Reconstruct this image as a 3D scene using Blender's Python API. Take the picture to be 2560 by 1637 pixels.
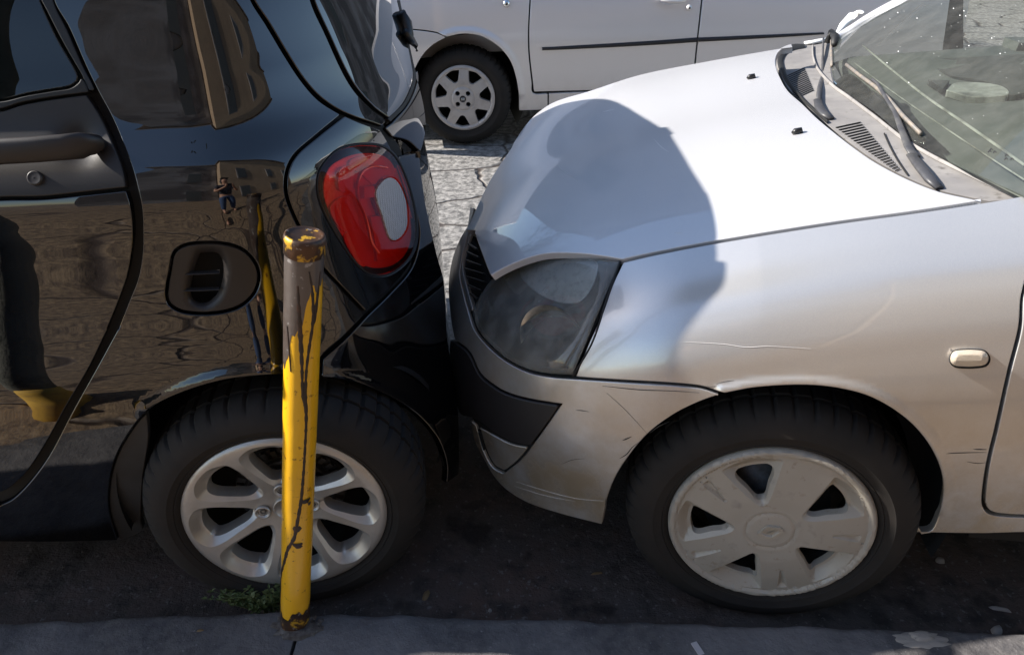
import bpy, bmesh, math, random
import numpy as np
from mathutils import Vector, Matrix
from mathutils.geometry import delaunay_2d_cdt
random.seed(7); np.random.seed(7)
PI=math.pi
scene=bpy.context.scene
for o in list(bpy.data.objects): bpy.data.objects.remove(o)
col=scene.collection
# ---------------------------------------------------------------- camera, sky, sun
PITCH=math.radians(31); CAMH=1.42; F=1850.; CX=1280.; CY=818.5
cd=bpy.data.cameras.new('camera'); cam=bpy.data.objects.new('camera',cd); col.objects.link(cam)
cam.location=(0,0,CAMH); cam.rotation_euler=(PI/2-PITCH,0,0)
cd.sensor_width=36; cd.lens=F/2560*36; cd.clip_start=.02; cd.clip_end=500; scene.camera=cam
SUN=Vector((-1.55,.182,1.0)).normalized()
el=math.asin(SUN.z); az=math.atan2(SUN.x,SUN.y)
w=bpy.data.worlds.new('World'); scene.world=w; w.use_nodes=True
nt=w.node_tree; sk=nt.nodes.new('ShaderNodeTexSky'); sk.sky_type='NISHITA'; sk.sun_disc=False
sk.sun_elevation=el; sk.sun_rotation=az; sk.air_density=1.0; sk.dust_density=.6; sk.ozone_density=1.2
bg=nt.nodes['Background']; bg.inputs[1].default_value=.11; nt.links.new(sk.outputs[0],bg.inputs[0])
sd=bpy.data.lights.new('sun','SUN'); sd.energy=5.0; sd.angle=math.radians(.55); sd.color=(1,.94,.86)
so=bpy.data.objects.new('sun',sd); col.objects.link(so); so.rotation_euler=SUN.to_track_quat('Z','Y').to_euler()
scene.view_settings.view_transform='Standard'; scene.view_settings.look='None'
scene.view_settings.exposure=1.12; scene.view_settings.gamma=1
scene.render.engine='CYCLES'
scene.cycles.max_bounces=10; scene.cycles.transparent_max_bounces=12; scene.cycles.caustics_reflective=False; scene.cycles.caustics_refractive=False
# ---------------------------------------------------------------- materials
def mat(name,base=(.5,.5,.5),rough=.5,metal=0,coat=0,coat_rough=.03,spec=.5,noise=None,bump=None,emit=None,dirt=None,wave=None):
    m=bpy.data.materials.new(name); m.use_nodes=True; t=m.node_tree; b=t.nodes['Principled BSDF']
    b.inputs['Base Color'].default_value=(*base,1); b.inputs['Roughness'].default_value=rough; b.inputs['Metallic'].default_value=metal
    b.inputs['Coat Weight'].default_value=coat; b.inputs['Coat Roughness'].default_value=coat_rough; b.inputs['Specular IOR Level'].default_value=spec
    L=t.links.new; N=t.nodes.new
    tc=N('ShaderNodeTexCoord'); cur=None
    def nz(scale,detail=4,r=.6,dist=0,vec=None):
        n=N('ShaderNodeTexNoise'); n.inputs['Scale'].default_value=scale; n.inputs['Detail'].default_value=detail; n.inputs['Roughness'].default_value=r; n.inputs['Distortion'].default_value=dist
        L(vec or tc.outputs['Object'],n.inputs['Vector']); return n.outputs['Fac']
    def ramp(f,a,b_,c0=(0,0,0,1),c1=(1,1,1,1)):
        r=N('ShaderNodeValToRGB'); r.color_ramp.elements[0].position=a; r.color_ramp.elements[1].position=b_
        r.color_ramp.elements[0].color=c0; r.color_ramp.elements[1].color=c1; L(f,r.inputs[0]); return r.outputs['Color']
    def mix(f,a,c):
        x=N('ShaderNodeMix'); x.data_type='RGBA'
        if isinstance(f,float): x.inputs[0].default_value=f
        else: L(f,x.inputs[0])
        for s,v in ((6,a),(7,c)):
            if isinstance(v,tuple): x.inputs[s].default_value=(*v,1) if len(v)==3 else v
            else: L(v,x.inputs[s])
        return x.outputs[2]
    cur=base
    if noise:                                   # list of (scale, lo, hi, colour)
        for sc,lo,hi,c in noise: cur=mix(ramp(nz(sc),lo,hi),cur,c)
    if dirt:                                    # (height, fade, colour, amount): dust thickest low on the body; in silver_paint also a painted beige reflection
        h,fd,c,am=dirt
        g=N('ShaderNodeNewGeometry'); sp=N('ShaderNodeSeparateXYZ'); L(g.outputs['Position'],sp.inputs[0])
        mr=N('ShaderNodeMapRange'); mr.inputs[1].default_value=h; mr.inputs[2].default_value=h-fd; mr.inputs[3].default_value=0; mr.inputs[4].default_value=am; L(sp.outputs[2],mr.inputs[0])
        mm=N('ShaderNodeMath'); mm.operation='MULTIPLY'; L(mr.outputs[0],mm.inputs[0]); L(ramp(nz(9,6,.65),.3,.62),mm.inputs[1])
        cur=mix(mm.outputs[0],cur,c)
        ms=N('ShaderNodeMath'); ms.operation='MULTIPLY_ADD'; L(mm.outputs[0],ms.inputs[0]); ms.inputs[1].default_value=.4; ms.inputs[2].default_value=coat_rough; L(ms.outputs[0],b.inputs['Coat Roughness'])
    if not isinstance(cur,tuple): L(cur,b.inputs['Base Color'])
    if bump:                                    # (scale, strength, distance)
        bp=N('ShaderNodeBump'); bp.inputs['Strength'].default_value=bump[1]; bp.inputs['Distance'].default_value=bump[2]; L(nz(bump[0],6,.65),bp.inputs['Height']); L(bp.outputs[0],b.inputs['Normal'])
    if wave:
        bp=N('ShaderNodeBump'); bp.inputs['Strength'].default_value=1; bp.inputs['Distance'].default_value=wave[1]; L(nz(wave[0],1.5,.45,.6),bp.inputs['Height']); L(bp.outputs[0],b.inputs['Coat Normal'])
    if emit: b.inputs['Emission Color'].default_value=(*emit[0],1); b.inputs['Emission Strength'].default_value=emit[1]
    return m
def glass(name,tint=(.8,.85,.82),refl=1.0,rough=.0,ior=1.5,dirt=0):
    """thin pane: tinted see-through with a Fresnel mirror on top"""
    m=bpy.data.materials.new(name); m.use_nodes=True; t=m.node_tree; t.nodes.clear(); N=t.nodes.new; L=t.links.new
    o=N('ShaderNodeOutputMaterial'); tr=N('ShaderNodeBsdfTransparent'); tr.inputs[0].default_value=(*tint,1)
    g=N('ShaderNodeBsdfGlossy'); g.inputs['Roughness'].default_value=rough; g.inputs[0].default_value=(refl,refl,refl,1)
    f=N('ShaderNodeFresnel'); f.inputs[0].default_value=ior; mx=N('ShaderNodeMixShader'); L(f.outputs[0],mx.inputs[0]); L(tr.outputs[0],mx.inputs[1]); L(g.outputs[0],mx.inputs[2])
    last=mx
    if dirt:
        d=N('ShaderNodeBsdfDiffuse'); d.inputs[0].default_value=(.56,.55,.51,1)
        tc=N('ShaderNodeTexCoord'); n=N('ShaderNodeTexNoise'); n.inputs['Scale'].default_value=14; n.inputs['Detail'].default_value=7; n.inputs['Roughness'].default_value=.7; L(tc.outputs['Object'],n.inputs[0])
        mr=N('ShaderNodeMapRange'); mr.inputs[1].default_value=.4; mr.inputs[2].default_value=.75; mr.inputs[3].default_value=dirt*.35; mr.inputs[4].default_value=dirt; L(n.outputs[0],mr.inputs[0])
        m2=N('ShaderNodeMixShader'); L(mr.outputs[0],m2.inputs[0]); L(mx.outputs[0],m2.inputs[1]); L(d.outputs[0],m2.inputs[2]); last=m2
    L(last.outputs[0],o.inputs[0]); return m
M={}
M['black']=mat('black_gloss_paint',(.003,.003,.004),.4,0,1.0,.0,.0,wave=(4.5,.0011)); M['black'].node_tree.nodes['Principled BSDF'].inputs['Coat IOR'].default_value=1.85
M['blackplastic']=mat('grained_black_plastic',(.019,.016,.0155),.45,0,0,0,.45,noise=[(3,.35,.7,(.028,.023,.021))],bump=(900,.15,.0004))
M['blacktrim']=mat('black_trim',(.012,.012,.013),.35)
M['rubber']=mat('black_rubber',(.010,.010,.010),.6)
M['shell']=mat('seam_black',(.004,.004,.004),.8)
M['silver']=mat('silver_paint',(.68,.67,.65),.32,.62,1.0,.02,.5,noise=[(2500,.45,.6,(.50,.50,.52))],dirt=(.74,.40,(.42,.325,.20),.85))  # dirt: dust, tinted warmer to stand in for sunlit pavement mirrored low down
M['silverlit']=mat('silver_paint_lit',(.74,.74,.75),.45,.40,1.0,.01,.5,noise=[(2500,.45,.6,(.52,.52,.55))])  # same paint as silver_paint, lighter and more diffuse to imitate strong sun
M['silver2']=mat('warm_silver_paint',(.78,.755,.75),.42,.45,.7,.06,.5,dirt=(.45,.4,(.30,.26,.21),.5))
M['tyre']=mat('tyre_rubber',(.015,.0135,.0125),.8,0,0,0,.35,noise=[(7,.4,.7,(.026,.021,.018))],bump=(160,.3,.0006))
M['alloy']=mat('alloy_silver',(.50,.475,.44),.40,.6,.5,.1,.5,noise=[(18,.5,.8,(.38,.35,.32))])
M['cap1']=mat('dusty_wheel_cover',(.39,.36,.315),.5,.15,0,0,.45,noise=[(5,.42,.68,(.37,.335,.28)),(9,.60,.70,(.25,.235,.21)),(55,.62,.72,(.30,.26,.21))],bump=(60,.1,.001))
M['cap2']=mat('pale_wheel_cover',(.48,.45,.43),.45,.25,0,0,.4,noise=[(9,.5,.75,(.34,.30,.28))])
M['drum']=mat('cast_drum',(.16,.155,.15),.5,.7,noise=[(30,.4,.7,(.08,.07,.06))])
M['dark']=mat('unlit_cavity',(.008,.008,.008),.9)
M['liner']=mat('arch_liner',(.004,.004,.004),.8)
M['greyflap']=mat('grey_mudguard',(.030,.030,.031),.5,noise=[(12,.4,.7,(.02,.019,.018))])
M['chrome']=mat('reflector_chrome',(.75,.75,.74),.16,1)
M['lampbowl']=mat('lamp_housing_grey',(.42,.42,.39),.45,.3,noise=[(14,.4,.65,(.16,.16,.145)),(30,.6,.75,(.28,.26,.22))])
M['white']=mat('white_plastic',(.75,.76,.75),.45)
M['redin']=mat('red_reflector',(.95,.07,.03),.25,.1,.6)
M['redin2']=mat('deep_red_reflector',(.85,.025,.012),.3,.2,.6)
M['redlens']=glass('red_lens',(1,.40,.33),1,.01,1.5)
M['clear']=glass('clear_lens',(.86,.86,.84),1,.0,1.5)
M['lampglass']=glass('weathered_lamp_lens',(.86,.86,.83),1,.03,1.5,dirt=.42)
M['screen']=glass('windscreen_glass',(.74,.79,.745),1,.0,1.5,dirt=.085)
M['doorglass']=glass('dark_door_glass',(.32,.36,.36),1,.0,1.6)
M['frit']=mat('black_glass_band',(.012,.013,.014),.1,0,1,.02,noise=[(35,.55,.8,(.09,.08,.075))])
M['cowl']=mat('faded_scuttle_plastic',(.20,.19,.185),.62,noise=[(8,.35,.65,(.28,.265,.25)),(40,.6,.75,(.12,.11,.10))],bump=(90,.1,.001))
M['wiper']=mat('worn_wiper_plastic',(.055,.055,.06),.45,noise=[(25,.45,.7,(.10,.098,.095))])
M['blade']=mat('dusty_blade',(.16,.15,.14),.55,noise=[(60,.4,.65,(.24,.20,.16))])
M['dash']=mat('dashboard_vinyl',(.085,.09,.085),.65,noise=[(10,.4,.7,(.11,.115,.11))])
M['seat']=mat('seat_cloth',(.05,.05,.05),.9)
M['amber']=mat('amber_bulb',(.7,.30,.05),.3)
M['strip']=mat('bumper_strip_plastic',(.020,.018,.019),.5,bump=(500,.1,.0004))
M['yellow']=mat('yellow_paint',(.80,.43,.010),.32,0,.35,.1,.5,noise=[(7,.45,.75,(.68,.35,.008)),(70,.63,.70,(.30,.13,.01))],bump=(45,.35,.0012))
M['run']=mat('black_paint_run',(.020,.012,.010),.4,noise=[(40,.5,.7,(.05,.02,.012))])
M['rust']=mat('rusty_worn_steel',(.035,.022,.017),.42,.3,noise=[(18,.45,.6,(.09,.042,.02)),(38,.56,.62,(.60,.34,.03)),(90,.62,.68,(.25,.22,.20))],bump=(60,.5,.002))
M['worn']=mat('weathered_bare_steel',(.13,.11,.10),.30,.35,noise=[(9,.42,.60,(.07,.045,.035)),(11,.55,.60,(.45,.23,.015)),(60,.62,.68,(.30,.28,.27))],bump=(70,.4,.0015))
M['kerb']=mat('granite_kerb',(.115,.108,.107),.8,0,0,0,.4,noise=[(38,.40,.62,(.065,.062,.066)),(3,.4,.7,(.18,.172,.175)),(130,.62,.72,(.22,.21,.21))],bump=(55,.8,.006))
M['pave']=mat('pavement_slabs',(.30,.205,.105),.8,noise=[(2,.4,.65,(.22,.17,.125)),(20,.4,.7,(.17,.13,.10))],bump=(20,.5,.01))
M['asphalt']=mat('dirty_asphalt',(.080,.068,.063),.85,0,0,0,.3,noise=[(1.6,.42,.62,(.105,.068,.055)),(14,.50,.70,(.035,.030,.028)),(60,.60,.66,(.15,.135,.125)),(5,.58,.66,(.03,.025,.023))],bump=(45,1.0,.010))
M['leaf']=mat('weed_leaf',(.055,.085,.022),.6,noise=[(50,.4,.6,(.09,.11,.03))])
M['crown']=mat('tree_leaf',(.05,.08,.025),.6)
M['dryleaf']=mat('dry_leaf',(.17,.11,.05),.7)
M['paper']=mat('grey_paper',(.45,.42,.43),.7)
M['stone']=mat('pale_pebble',(.30,.27,.24),.8,bump=(60,.6,.004))
M['grit']=mat('road_grit',(.10,.09,.08),.8)
M['facade']=mat('ochre_plaster',(.52,.38,.25),.9,noise=[(1.2,.4,.65,(.42,.30,.20)),(12,.5,.7,(.36,.27,.19))],bump=(8,.4,.01))
M['facade2']=mat('grey_plaster',(.34,.33,.34),.9,noise=[(1.1,.4,.65,(.24,.22,.21)),(.45,.48,.56,(.15,.14,.14))],bump=(8,.4,.01))
M['shutter']=mat('dark_shutter',(.10,.11,.11),.6)
M['bark']=mat('grey_bark',(.24,.24,.21),.85,noise=[(9,.45,.6,(.13,.14,.12))],bump=(25,.7,.01))
M['skin']=mat('skin',(.55,.30,.20),.5); M['denim']=mat('blue_denim',(.05,.09,.19),.8); M['shirt']=mat('dark_shirt',(.03,.03,.04),.8); M['hair']=mat('dark_hair',(.02,.015,.012),.6)
M['kerbwhite']=mat('worn_white_paint',(.6,.6,.58),.7)
def slabs(name='basalt_slabs',c0=(.10,.097,.093),c1=(.36,.345,.325),ck=(.05,.04,.035),sc=2.3):
    m=mat(name,(.3,.3,.3),.6); t=m.node_tree; N=t.nodes.new; L=t.links.new; b=t.nodes['Principled BSDF']
    tc=N('ShaderNodeTexCoord'); mp=N('ShaderNodeMapping'); mp.inputs['Scale'].default_value=(.75,1.1,1); L(tc.outputs['Object'],mp.inputs[0])
    nz=N('ShaderNodeTexNoise'); nz.inputs['Scale'].default_value=4; L(tc.outputs['Object'],nz.inputs[0])
    ad=N('ShaderNodeVectorMath'); ad.operation='MULTIPLY_ADD'; L(nz.outputs['Color'],ad.inputs[0]); ad.inputs[1].default_value=(.16,.16,0); L(mp.outputs[0],ad.inputs[2])
    v=N('ShaderNodeTexVoronoi'); v.feature='DISTANCE_TO_EDGE'; v.inputs['Scale'].default_value=sc; L(ad.outputs[0],v.inputs['Vector'])
    r=N('ShaderNodeValToRGB'); r.color_ramp.elements[0].position=.006; r.color_ramp.elements[1].position=.03; L(v.outputs['Distance'],r.inputs[0])
    n2=N('ShaderNodeTexNoise'); n2.inputs['Scale'].default_value=26; n2.inputs['Detail'].default_value=6; n2.inputs['Roughness'].default_value=.7; L(tc.outputs['Object'],n2.inputs[0])
    r2=N('ShaderNodeValToRGB'); r2.color_ramp.elements[0].position=.40; r2.color_ramp.elements[1].position=.62; r2.color_ramp.elements[0].color=(*c0,1); r2.color_ramp.elements[1].color=(*c1,1); L(n2.outputs[0],r2.inputs[0])
    x=N('ShaderNodeMix'); x.data_type='RGBA'; L(r.outputs[0],x.inputs[0]); x.inputs[6].default_value=(*ck,1); L(r2.outputs[0],x.inputs[7]); L(x.outputs[2],b.inputs['Base Color'])
    mu=N('ShaderNodeMath'); mu.operation='MULTIPLY_ADD'; L(n2.outputs[0],mu.inputs[0]); mu.inputs[1].default_value=.55; L(r.outputs[0],mu.inputs[2])
    bp=N('ShaderNodeBump'); bp.inputs['Strength'].default_value=.9; bp.inputs['Distance'].default_value=.012; L(mu.outputs[0],bp.inputs['Height']); L(bp.outputs[0],b.inputs['Normal'])
    return m
def honey():
    m=mat('frosted_clear_lens',(.6,.6,.58),.25,.15,.8); t=m.node_tree; b=t.nodes['Principled BSDF']; N=t.nodes.new; L=t.links.new
    tc=N('ShaderNodeTexCoord'); v=N('ShaderNodeTexVoronoi'); v.feature='DISTANCE_TO_EDGE'; v.inputs['Scale'].default_value=260; v.inputs['Randomness'].default_value=.25; L(tc.outputs['Object'],v.inputs['Vector'])
    r=N('ShaderNodeValToRGB'); r.color_ramp.elements[0].position=.02; r.color_ramp.elements[1].position=.22; r.color_ramp.elements[0].color=(.30,.27,.25,1); r.color_ramp.elements[1].color=(.74,.72,.68,1); L(v.outputs['Distance'],r.inputs[0]); L(r.outputs[0],b.inputs['Base Color'])
    bp=N('ShaderNodeBump'); bp.inputs['Strength'].default_value=.8; bp.inputs['Distance'].default_value=.002; L(v.outputs['Distance'],bp.inputs['Height']); L(bp.outputs[0],b.inputs['Normal']); return m
M['slabs']=slabs()
M['pave']=slabs('pavement_slabs',(.13,.09,.06),(.34,.24,.145),(.075,.05,.035),2.2)
# ---------------------------------------------------------------- object helpers
def empty(name,label,cat,loc=(0,0,0),rz=0,group=None):
    o=bpy.data.objects.new(name,None); col.objects.link(o); o.location=loc; o.rotation_euler=(0,0,rz); o.empty_display_size=.1
    o['label']=label; o['category']=cat
    if group: o['group']=group
    o['_inv']=0; INV[o.name]=Matrix.LocRotScale(Vector(loc),Matrix.Rotation(rz,3,'Z'),None).inverted(); del o['_inv']
    return o
INV={}
def obj(name,V,Fc,m,parent=None,smooth=True,normals=None,mats=None,mi=None,label=None):
    """link one mesh; V are world coordinates, stored relative to the thing's base"""
    me=bpy.data.meshes.new(name); inv=Matrix.Identity(4); p=parent
    while p is not None and p.name not in INV: p=p.parent
    if p is not None: inv=INV[p.name]
    A=np.array(inv); V=np.asarray(V,float).reshape(-1,3); W=V@A[:3,:3].T+A[:3,3]
    me.from_pydata(W.tolist(),[],[list(map(int,f)) for f in Fc])
    for x in (mats or [m]): me.materials.append(x if not isinstance(x,str) else M[x])
    if mi is not None: me.polygons.foreach_set('material_index',mi)
    me.polygons.foreach_set('use_smooth',[smooth]*len(me.polygons)); me.update()
    if normals is not None:
        Nn=np.asarray(normals)@A[:3,:3].T; me.normals_split_custom_set_from_vertices(Nn.tolist())
    o=bpy.data.objects.new(name,me); col.objects.link(o)
    if parent is not None: o.parent=parent
    if label: o['label']=label
    return o
class MB:
    def __init__(s): s.V=[]; s.F=[]; s.m=[]
    def add(s,V,Fc,mi=0):
        n=len(s.V); s.V+= [tuple(v) for v in V]; s.F+=[tuple(i+n for i in f) for f in Fc]; s.m+=[mi]*len(Fc); return s
    def box(s,c,d,R=None,mi=0,taper=1):
        V=[]; R=R if R is not None else np.eye(3)
        for z in (-1,1):
            k=taper if z>0 else 1
            for x,y in ((-1,-1),(1,-1),(1,1),(-1,1)): V.append(np.array(c)+R@np.array([x*d[0]/2*k,y*d[1]/2*k,z*d[2]/2]))
        return s.add(V,[(3,2,1,0),(4,5,6,7),(0,1,5,4),(1,2,6,5),(2,3,7,6),(3,0,4,7)],mi)
    def tube(s,pts,rad,n=10,mi=0,cap=True,flat=None):
        P=[Vector(p) for p in pts]; rad=rad if hasattr(rad,'__len__') else [rad]*len(P); V=[]; up=Vector((0,0,1))
        for i,p in enumerate(P):
            t=(P[min(i+1,len(P)-1)]-P[max(i-1,0)]).normalized(); u=t.cross(up if flat is None else Vector(flat))
            if u.length<1e-3: u=t.cross(Vector((0,1,0)))
            u.normalize(); v=u.cross(t)
            r=rad[i]; r=(r,r) if not hasattr(r,'__len__') else r
            for k in range(n): a=2*PI*k/n; V.append(p+u*math.cos(a)*r[0]+v*math.sin(a)*r[1])
        Fc=[(i*n+k,i*n+(k+1)%n,(i+1)*n+(k+1)%n,(i+1)*n+k) for i in range(len(P)-1) for k in range(n)]
        if cap: Fc+=[tuple(range(n-1,-1,-1)),tuple((len(P)-1)*n+k for k in range(n))]
        return s.add(V,Fc,mi)
    def lathe(s,prof,fr,n=64,a0=0,a1=2*PI,mi=0,f=None):
        """prof: (radius, out); fr=(centre, e1, e2, axis): out is measured along axis"""
        c,e1,e2,ax=fr; V=[]; full=abs(a1-a0-2*PI)<1e-6; k=n if full else n+1
        for r,z in prof:
            for i in range(k):
                a=a0+(a1-a0)*i/n; dr=f(r,z,a) if f else 0; V.append(c+e1*math.cos(a)*(r+dr)+e2*math.sin(a)*(r+dr)+ax*z)
        Fc=[(j*k+i,j*k+(i+1)%k,(j+1)*k+(i+1)%k,(j+1)*k+i) for j in range(len(prof)-1) for i in range(n if full else n)]
        return s.add(V,Fc,mi)
    def build(s,name,m,parent=None,smooth=True,label=None,mats=None):
        return obj(name,s.V,s.F,m,parent,smooth,mats=mats,mi=s.m if mats else None,label=label)
def autosmooth(o,ang=35):
    me=o.data; me.polygons.foreach_set('use_smooth',[True]*len(me.polygons))
    bm=bmesh.new(); bm.from_mesh(me)
    for e in bm.edges:
        if len(e.link_faces)==2 and e.calc_face_angle(0)>math.radians(ang): e.smooth=False
    bm.to_mesh(me); bm.free(); return o
def tag(o,label=None,cat=None,group=None,kind=None):
    for k,v in (('label',label),('category',cat),('group',group),('kind',kind)):
        if v: o[k]=v
    return o
# ---------------------------------------------------------------- fitting surfaces to what the camera sees
CAM=np.array([0,0,CAMH])
def rays(px,py):
    u=(np.asarray(px,float)-CX)/F; v=(np.asarray(py,float)-CY)/F; c,s=math.cos(PITCH),math.sin(PITCH)
    return np.stack([u,c-v*s,-(s+v*c)],-1)
TT={'T1':(0,0,1.878),'T2':(1280,0,1.878),'T3':(0,820,1.881),'T4':(1280,820,1.881),'Z1':(640,200,2.961),'Z2':(980,0,3.85),'Z3':(1900,0,2.962),'Z4':(1100,500,1.8333),'Z5':(350,1050,2.624),'Z6':(1600,1050,3.02),'S':(0,0,1.)}
def tr(spec):
    """'T1 x,y x,y c; T3 x,y ...' -> pixel points; a trailing * marks a corner"""
    out=[]; f='S'
    for tk in spec.replace('\n',' ').split():
        if tk in TT: f=tk; continue
        c=tk.endswith('*'); x,y=tk.rstrip('*').split(','); a,b,s=TT[f]; out.append((a+float(x)/s,b+float(y)/s,c))
    return out
def smooth_poly(pts,closed=True,step=9.):
    """Catmull-Rom through the points, broken at corners, resampled evenly"""
    n=len(pts); P=np.array([p[:2] for p in pts]); cor=[p[2] for p in pts]; out=[]
    for i in range(n if closed else n-1):
        p1,p2=P[i],P[(i+1)%n]
        p0=P[i-1] if (closed or i>0) and not cor[i] else 2*p1-p2
        p3=P[(i+2)%n] if (closed or i+2<n) and not cor[(i+1)%n] else 2*p2-p1
        L=np.linalg.norm(p2-p1); k=max(1,int(round(L/step)))
        d01=max(np.linalg.norm(p1-p0),1e-6); d12=max(L,1e-6); d23=max(np.linalg.norm(p3-p2),1e-6)
        m1=(p2-p0)/(d01+d12)*d12; m2=(p3-p1)/(d12+d23)*d12
        for j in range(k):
            t=j/k; h=t*t*t; q=t*t; out.append((2*h-3*q+1)*p1+(h-2*q+t)*m1+(-2*h+3*q)*p2+(h-q)*m2)
    if not closed: out.append(P[-1])
    return np.array(out)
class Car:
    def __init__(s,o,phi):
        a=math.radians(phi); s.phi=a; s.o=np.array(o,float); s.off=s.o.copy(); s.off[2]=0
        s.ex=np.array([math.cos(a),math.sin(a),0]); s.ey=np.array([-math.sin(a),math.cos(a),0]); s.ez=np.array([0,0,1.])
    def w(s,x,t,z): return s.off+x*s.ex+t*s.ey+z*s.ez
    def loc(s,p): q=np.asarray(p)-s.off; return np.stack([q@s.ex,q@s.ey,q@s.ez],-1)
    def depth(s,px,py,k,v):
        d=rays(px,py)
        if callable(v):
            zs=np.linspace(.7,5.2,900); L=s.loc(CAM+zs[:,None]*d); f=v(L[:,0],L[:,1],L[:,2]); i=np.where(f[:-1]*f[1:]<0)[0]
            if len(i): i=i[0]; return zs[i]+(zs[i+1]-zs[i])*f[i]/(f[i]-f[i+1])
            return zs[np.argmin(abs(f))]
        n={'x':s.ex,'t':s.ey,'z':s.ez}[k]; return (v-n@(CAM-s.off))/(n@d)
class Field:
    """the car's own surface, F(x,t,z)=0 in car coordinates (F<0 outside), met by the lines of sight"""
    def __init__(s,car,f,z0=.7,z1=3.4,n=240): s.car=car; s.f=f; s.zs=np.linspace(z0,z1,n)
    def F(s,P): L=s.car.loc(P); return s.f(L[...,0],L[...,1],L[...,2])
    def z(s,X,disp=None):
        X=np.asarray(X,float).reshape(-1,2); out=np.empty(len(X))
        for i in range(0,len(X),3000):
            d=rays(X[i:i+3000,0],X[i:i+3000,1]); f=s.F(CAM+s.zs[None,:,None]*d[:,None,:]); hit=(f[:,:-1]<0)&(f[:,1:]>=0); any_=hit.any(1); k=np.where(any_,hit.argmax(1),0)
            a=s.zs[k]; b=s.zs[k+1]
            for _ in range(26):
                m=(a+b)/2; g=s.F(CAM+m[:,None]*d)<0; a=np.where(g,m,a); b=np.where(g,b,m)
            r=(a+b)/2; km=np.clip(f.argmax(1),1,len(s.zs)-2); q=np.arange(len(km)); y0,y1,y2=f[q,km-1],f[q,km],f[q,km+1]
            den=y0-2*y1+y2; o=np.where(np.abs(den)>1e-12,.5*(y0-y2)/np.where(np.abs(den)>1e-12,den,1),0)
            out[i:i+3000]=np.where(any_,r,s.zs[km]+np.clip(o,-1,1)*(s.zs[1]-s.zs[0]))
        if disp is not None: out=out-disp(X)
        return out
    def p(s,X,off=0,disp=None):
        X=np.asarray(X,float).reshape(-1,2); return CAM+rays(X[:,0],X[:,1])*(s.z(X,disp)-off)[:,None]
    def n(s,X,disp=None,e=1.5):
        X=np.asarray(X,float).reshape(-1,2); P=s.p(X); h=.002; G=np.stack([s.F(P+h*v)-s.F(P-h*v) for v in np.eye(3)],-1); n=-G/(np.linalg.norm(G,axis=1)[:,None]+1e-12)
        if disp is not None:
            D=np.abs(disp(X)-disp(X+[6.,0]))+np.abs(disp(X)-disp(X+[0,6.]))+np.abs(disp(X)-disp(X-[6.,0]))+np.abs(disp(X)-disp(X-[0,6.])); k=D>1e-6
            if k.any():
                Y=X[k]; a=s.p(Y+[e,0],0,disp)-s.p(Y-[e,0],0,disp); b=s.p(Y+[0,e],0,disp)-s.p(Y-[0,e],0,disp); m=np.cross(b,a); m/=np.linalg.norm(m,axis=1)[:,None]+1e-12; m[(m*n[k]).sum(1)<0]*=-1; n[k]=m
        return n
def hermite(x,xs,ys):
    xs=np.array(xs,float);ys=np.array(ys,float); m=np.gradient(ys,xs); x=np.asarray(x,float); i=np.clip(np.searchsorted(xs,x)-1,0,len(xs)-2); h=xs[i+1]-xs[i]; u=(x-xs[i])/h; t=np.clip(u,0,1)
    r=(2*t**3-3*t**2+1)*ys[i]+(t**3-2*t**2+t)*h*m[i]+(-2*t**3+3*t**2)*ys[i+1]+(t**3-t**2)*h*m[i+1]
    return r+np.where(u<0,u*h*m[0],0)+np.where(u>1,(u-1)*h*m[-1],0)
def corner(u,depth,p=2.):
    """plan curve of a rounded car corner: 0 at the start of the curve, depth at the end face"""
    u=np.clip(u,0,3); v=np.minimum(u,.995); return depth*(1-np.sqrt(1-v**p))+np.clip(u-.995,0,None)*9
def inside(P,poly):
    x,y=P[:,0],P[:,1]; r=np.zeros(len(P),bool); n=len(poly)
    for i in range(n):
        x1,y1=poly[i]; x2,y2=poly[i-1]
        c=((y1>y)!=(y2>y)); 
        if y1!=y2: r^= c&(x<(x2-x1)*(y-y1)/(y2-y1)+x1)
    return r
def dist_poly(P,poly,closed=True):
    d=np.full(len(P),1e9)
    for i in range(len(poly) if closed else len(poly)-1):
        a=poly[i]; b=poly[(i+1)%len(poly)]; ab=b-a; L=ab@ab
        t=np.clip(((P-a)@ab)/max(L,1e-9),0,1); d=np.minimum(d,np.linalg.norm(P-(a+t[:,None]*ab),axis=1))
    return d
def area(p): return .5*np.sum(p[:,0]*np.roll(p[:,1],-1)-np.roll(p[:,0],-1)*p[:,1])
def inset_dir(poly):
    a=poly-np.roll(poly,1,0); b=np.roll(poly,-1,0)-poly
    a/=np.linalg.norm(a,axis=1)[:,None]+1e-9; b/=np.linalg.norm(b,axis=1)[:,None]+1e-9
    na=np.c_[-a[:,1],a[:,0]]; nb=np.c_[-b[:,1],b[:,0]]; n=na+nb; L=np.linalg.norm(n,axis=1); n/=L[:,None]+1e-9
    n/=np.maximum(np.abs((n*na).sum(1)),.45)[:,None]
    return n if area(poly)>0 else -n
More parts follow.
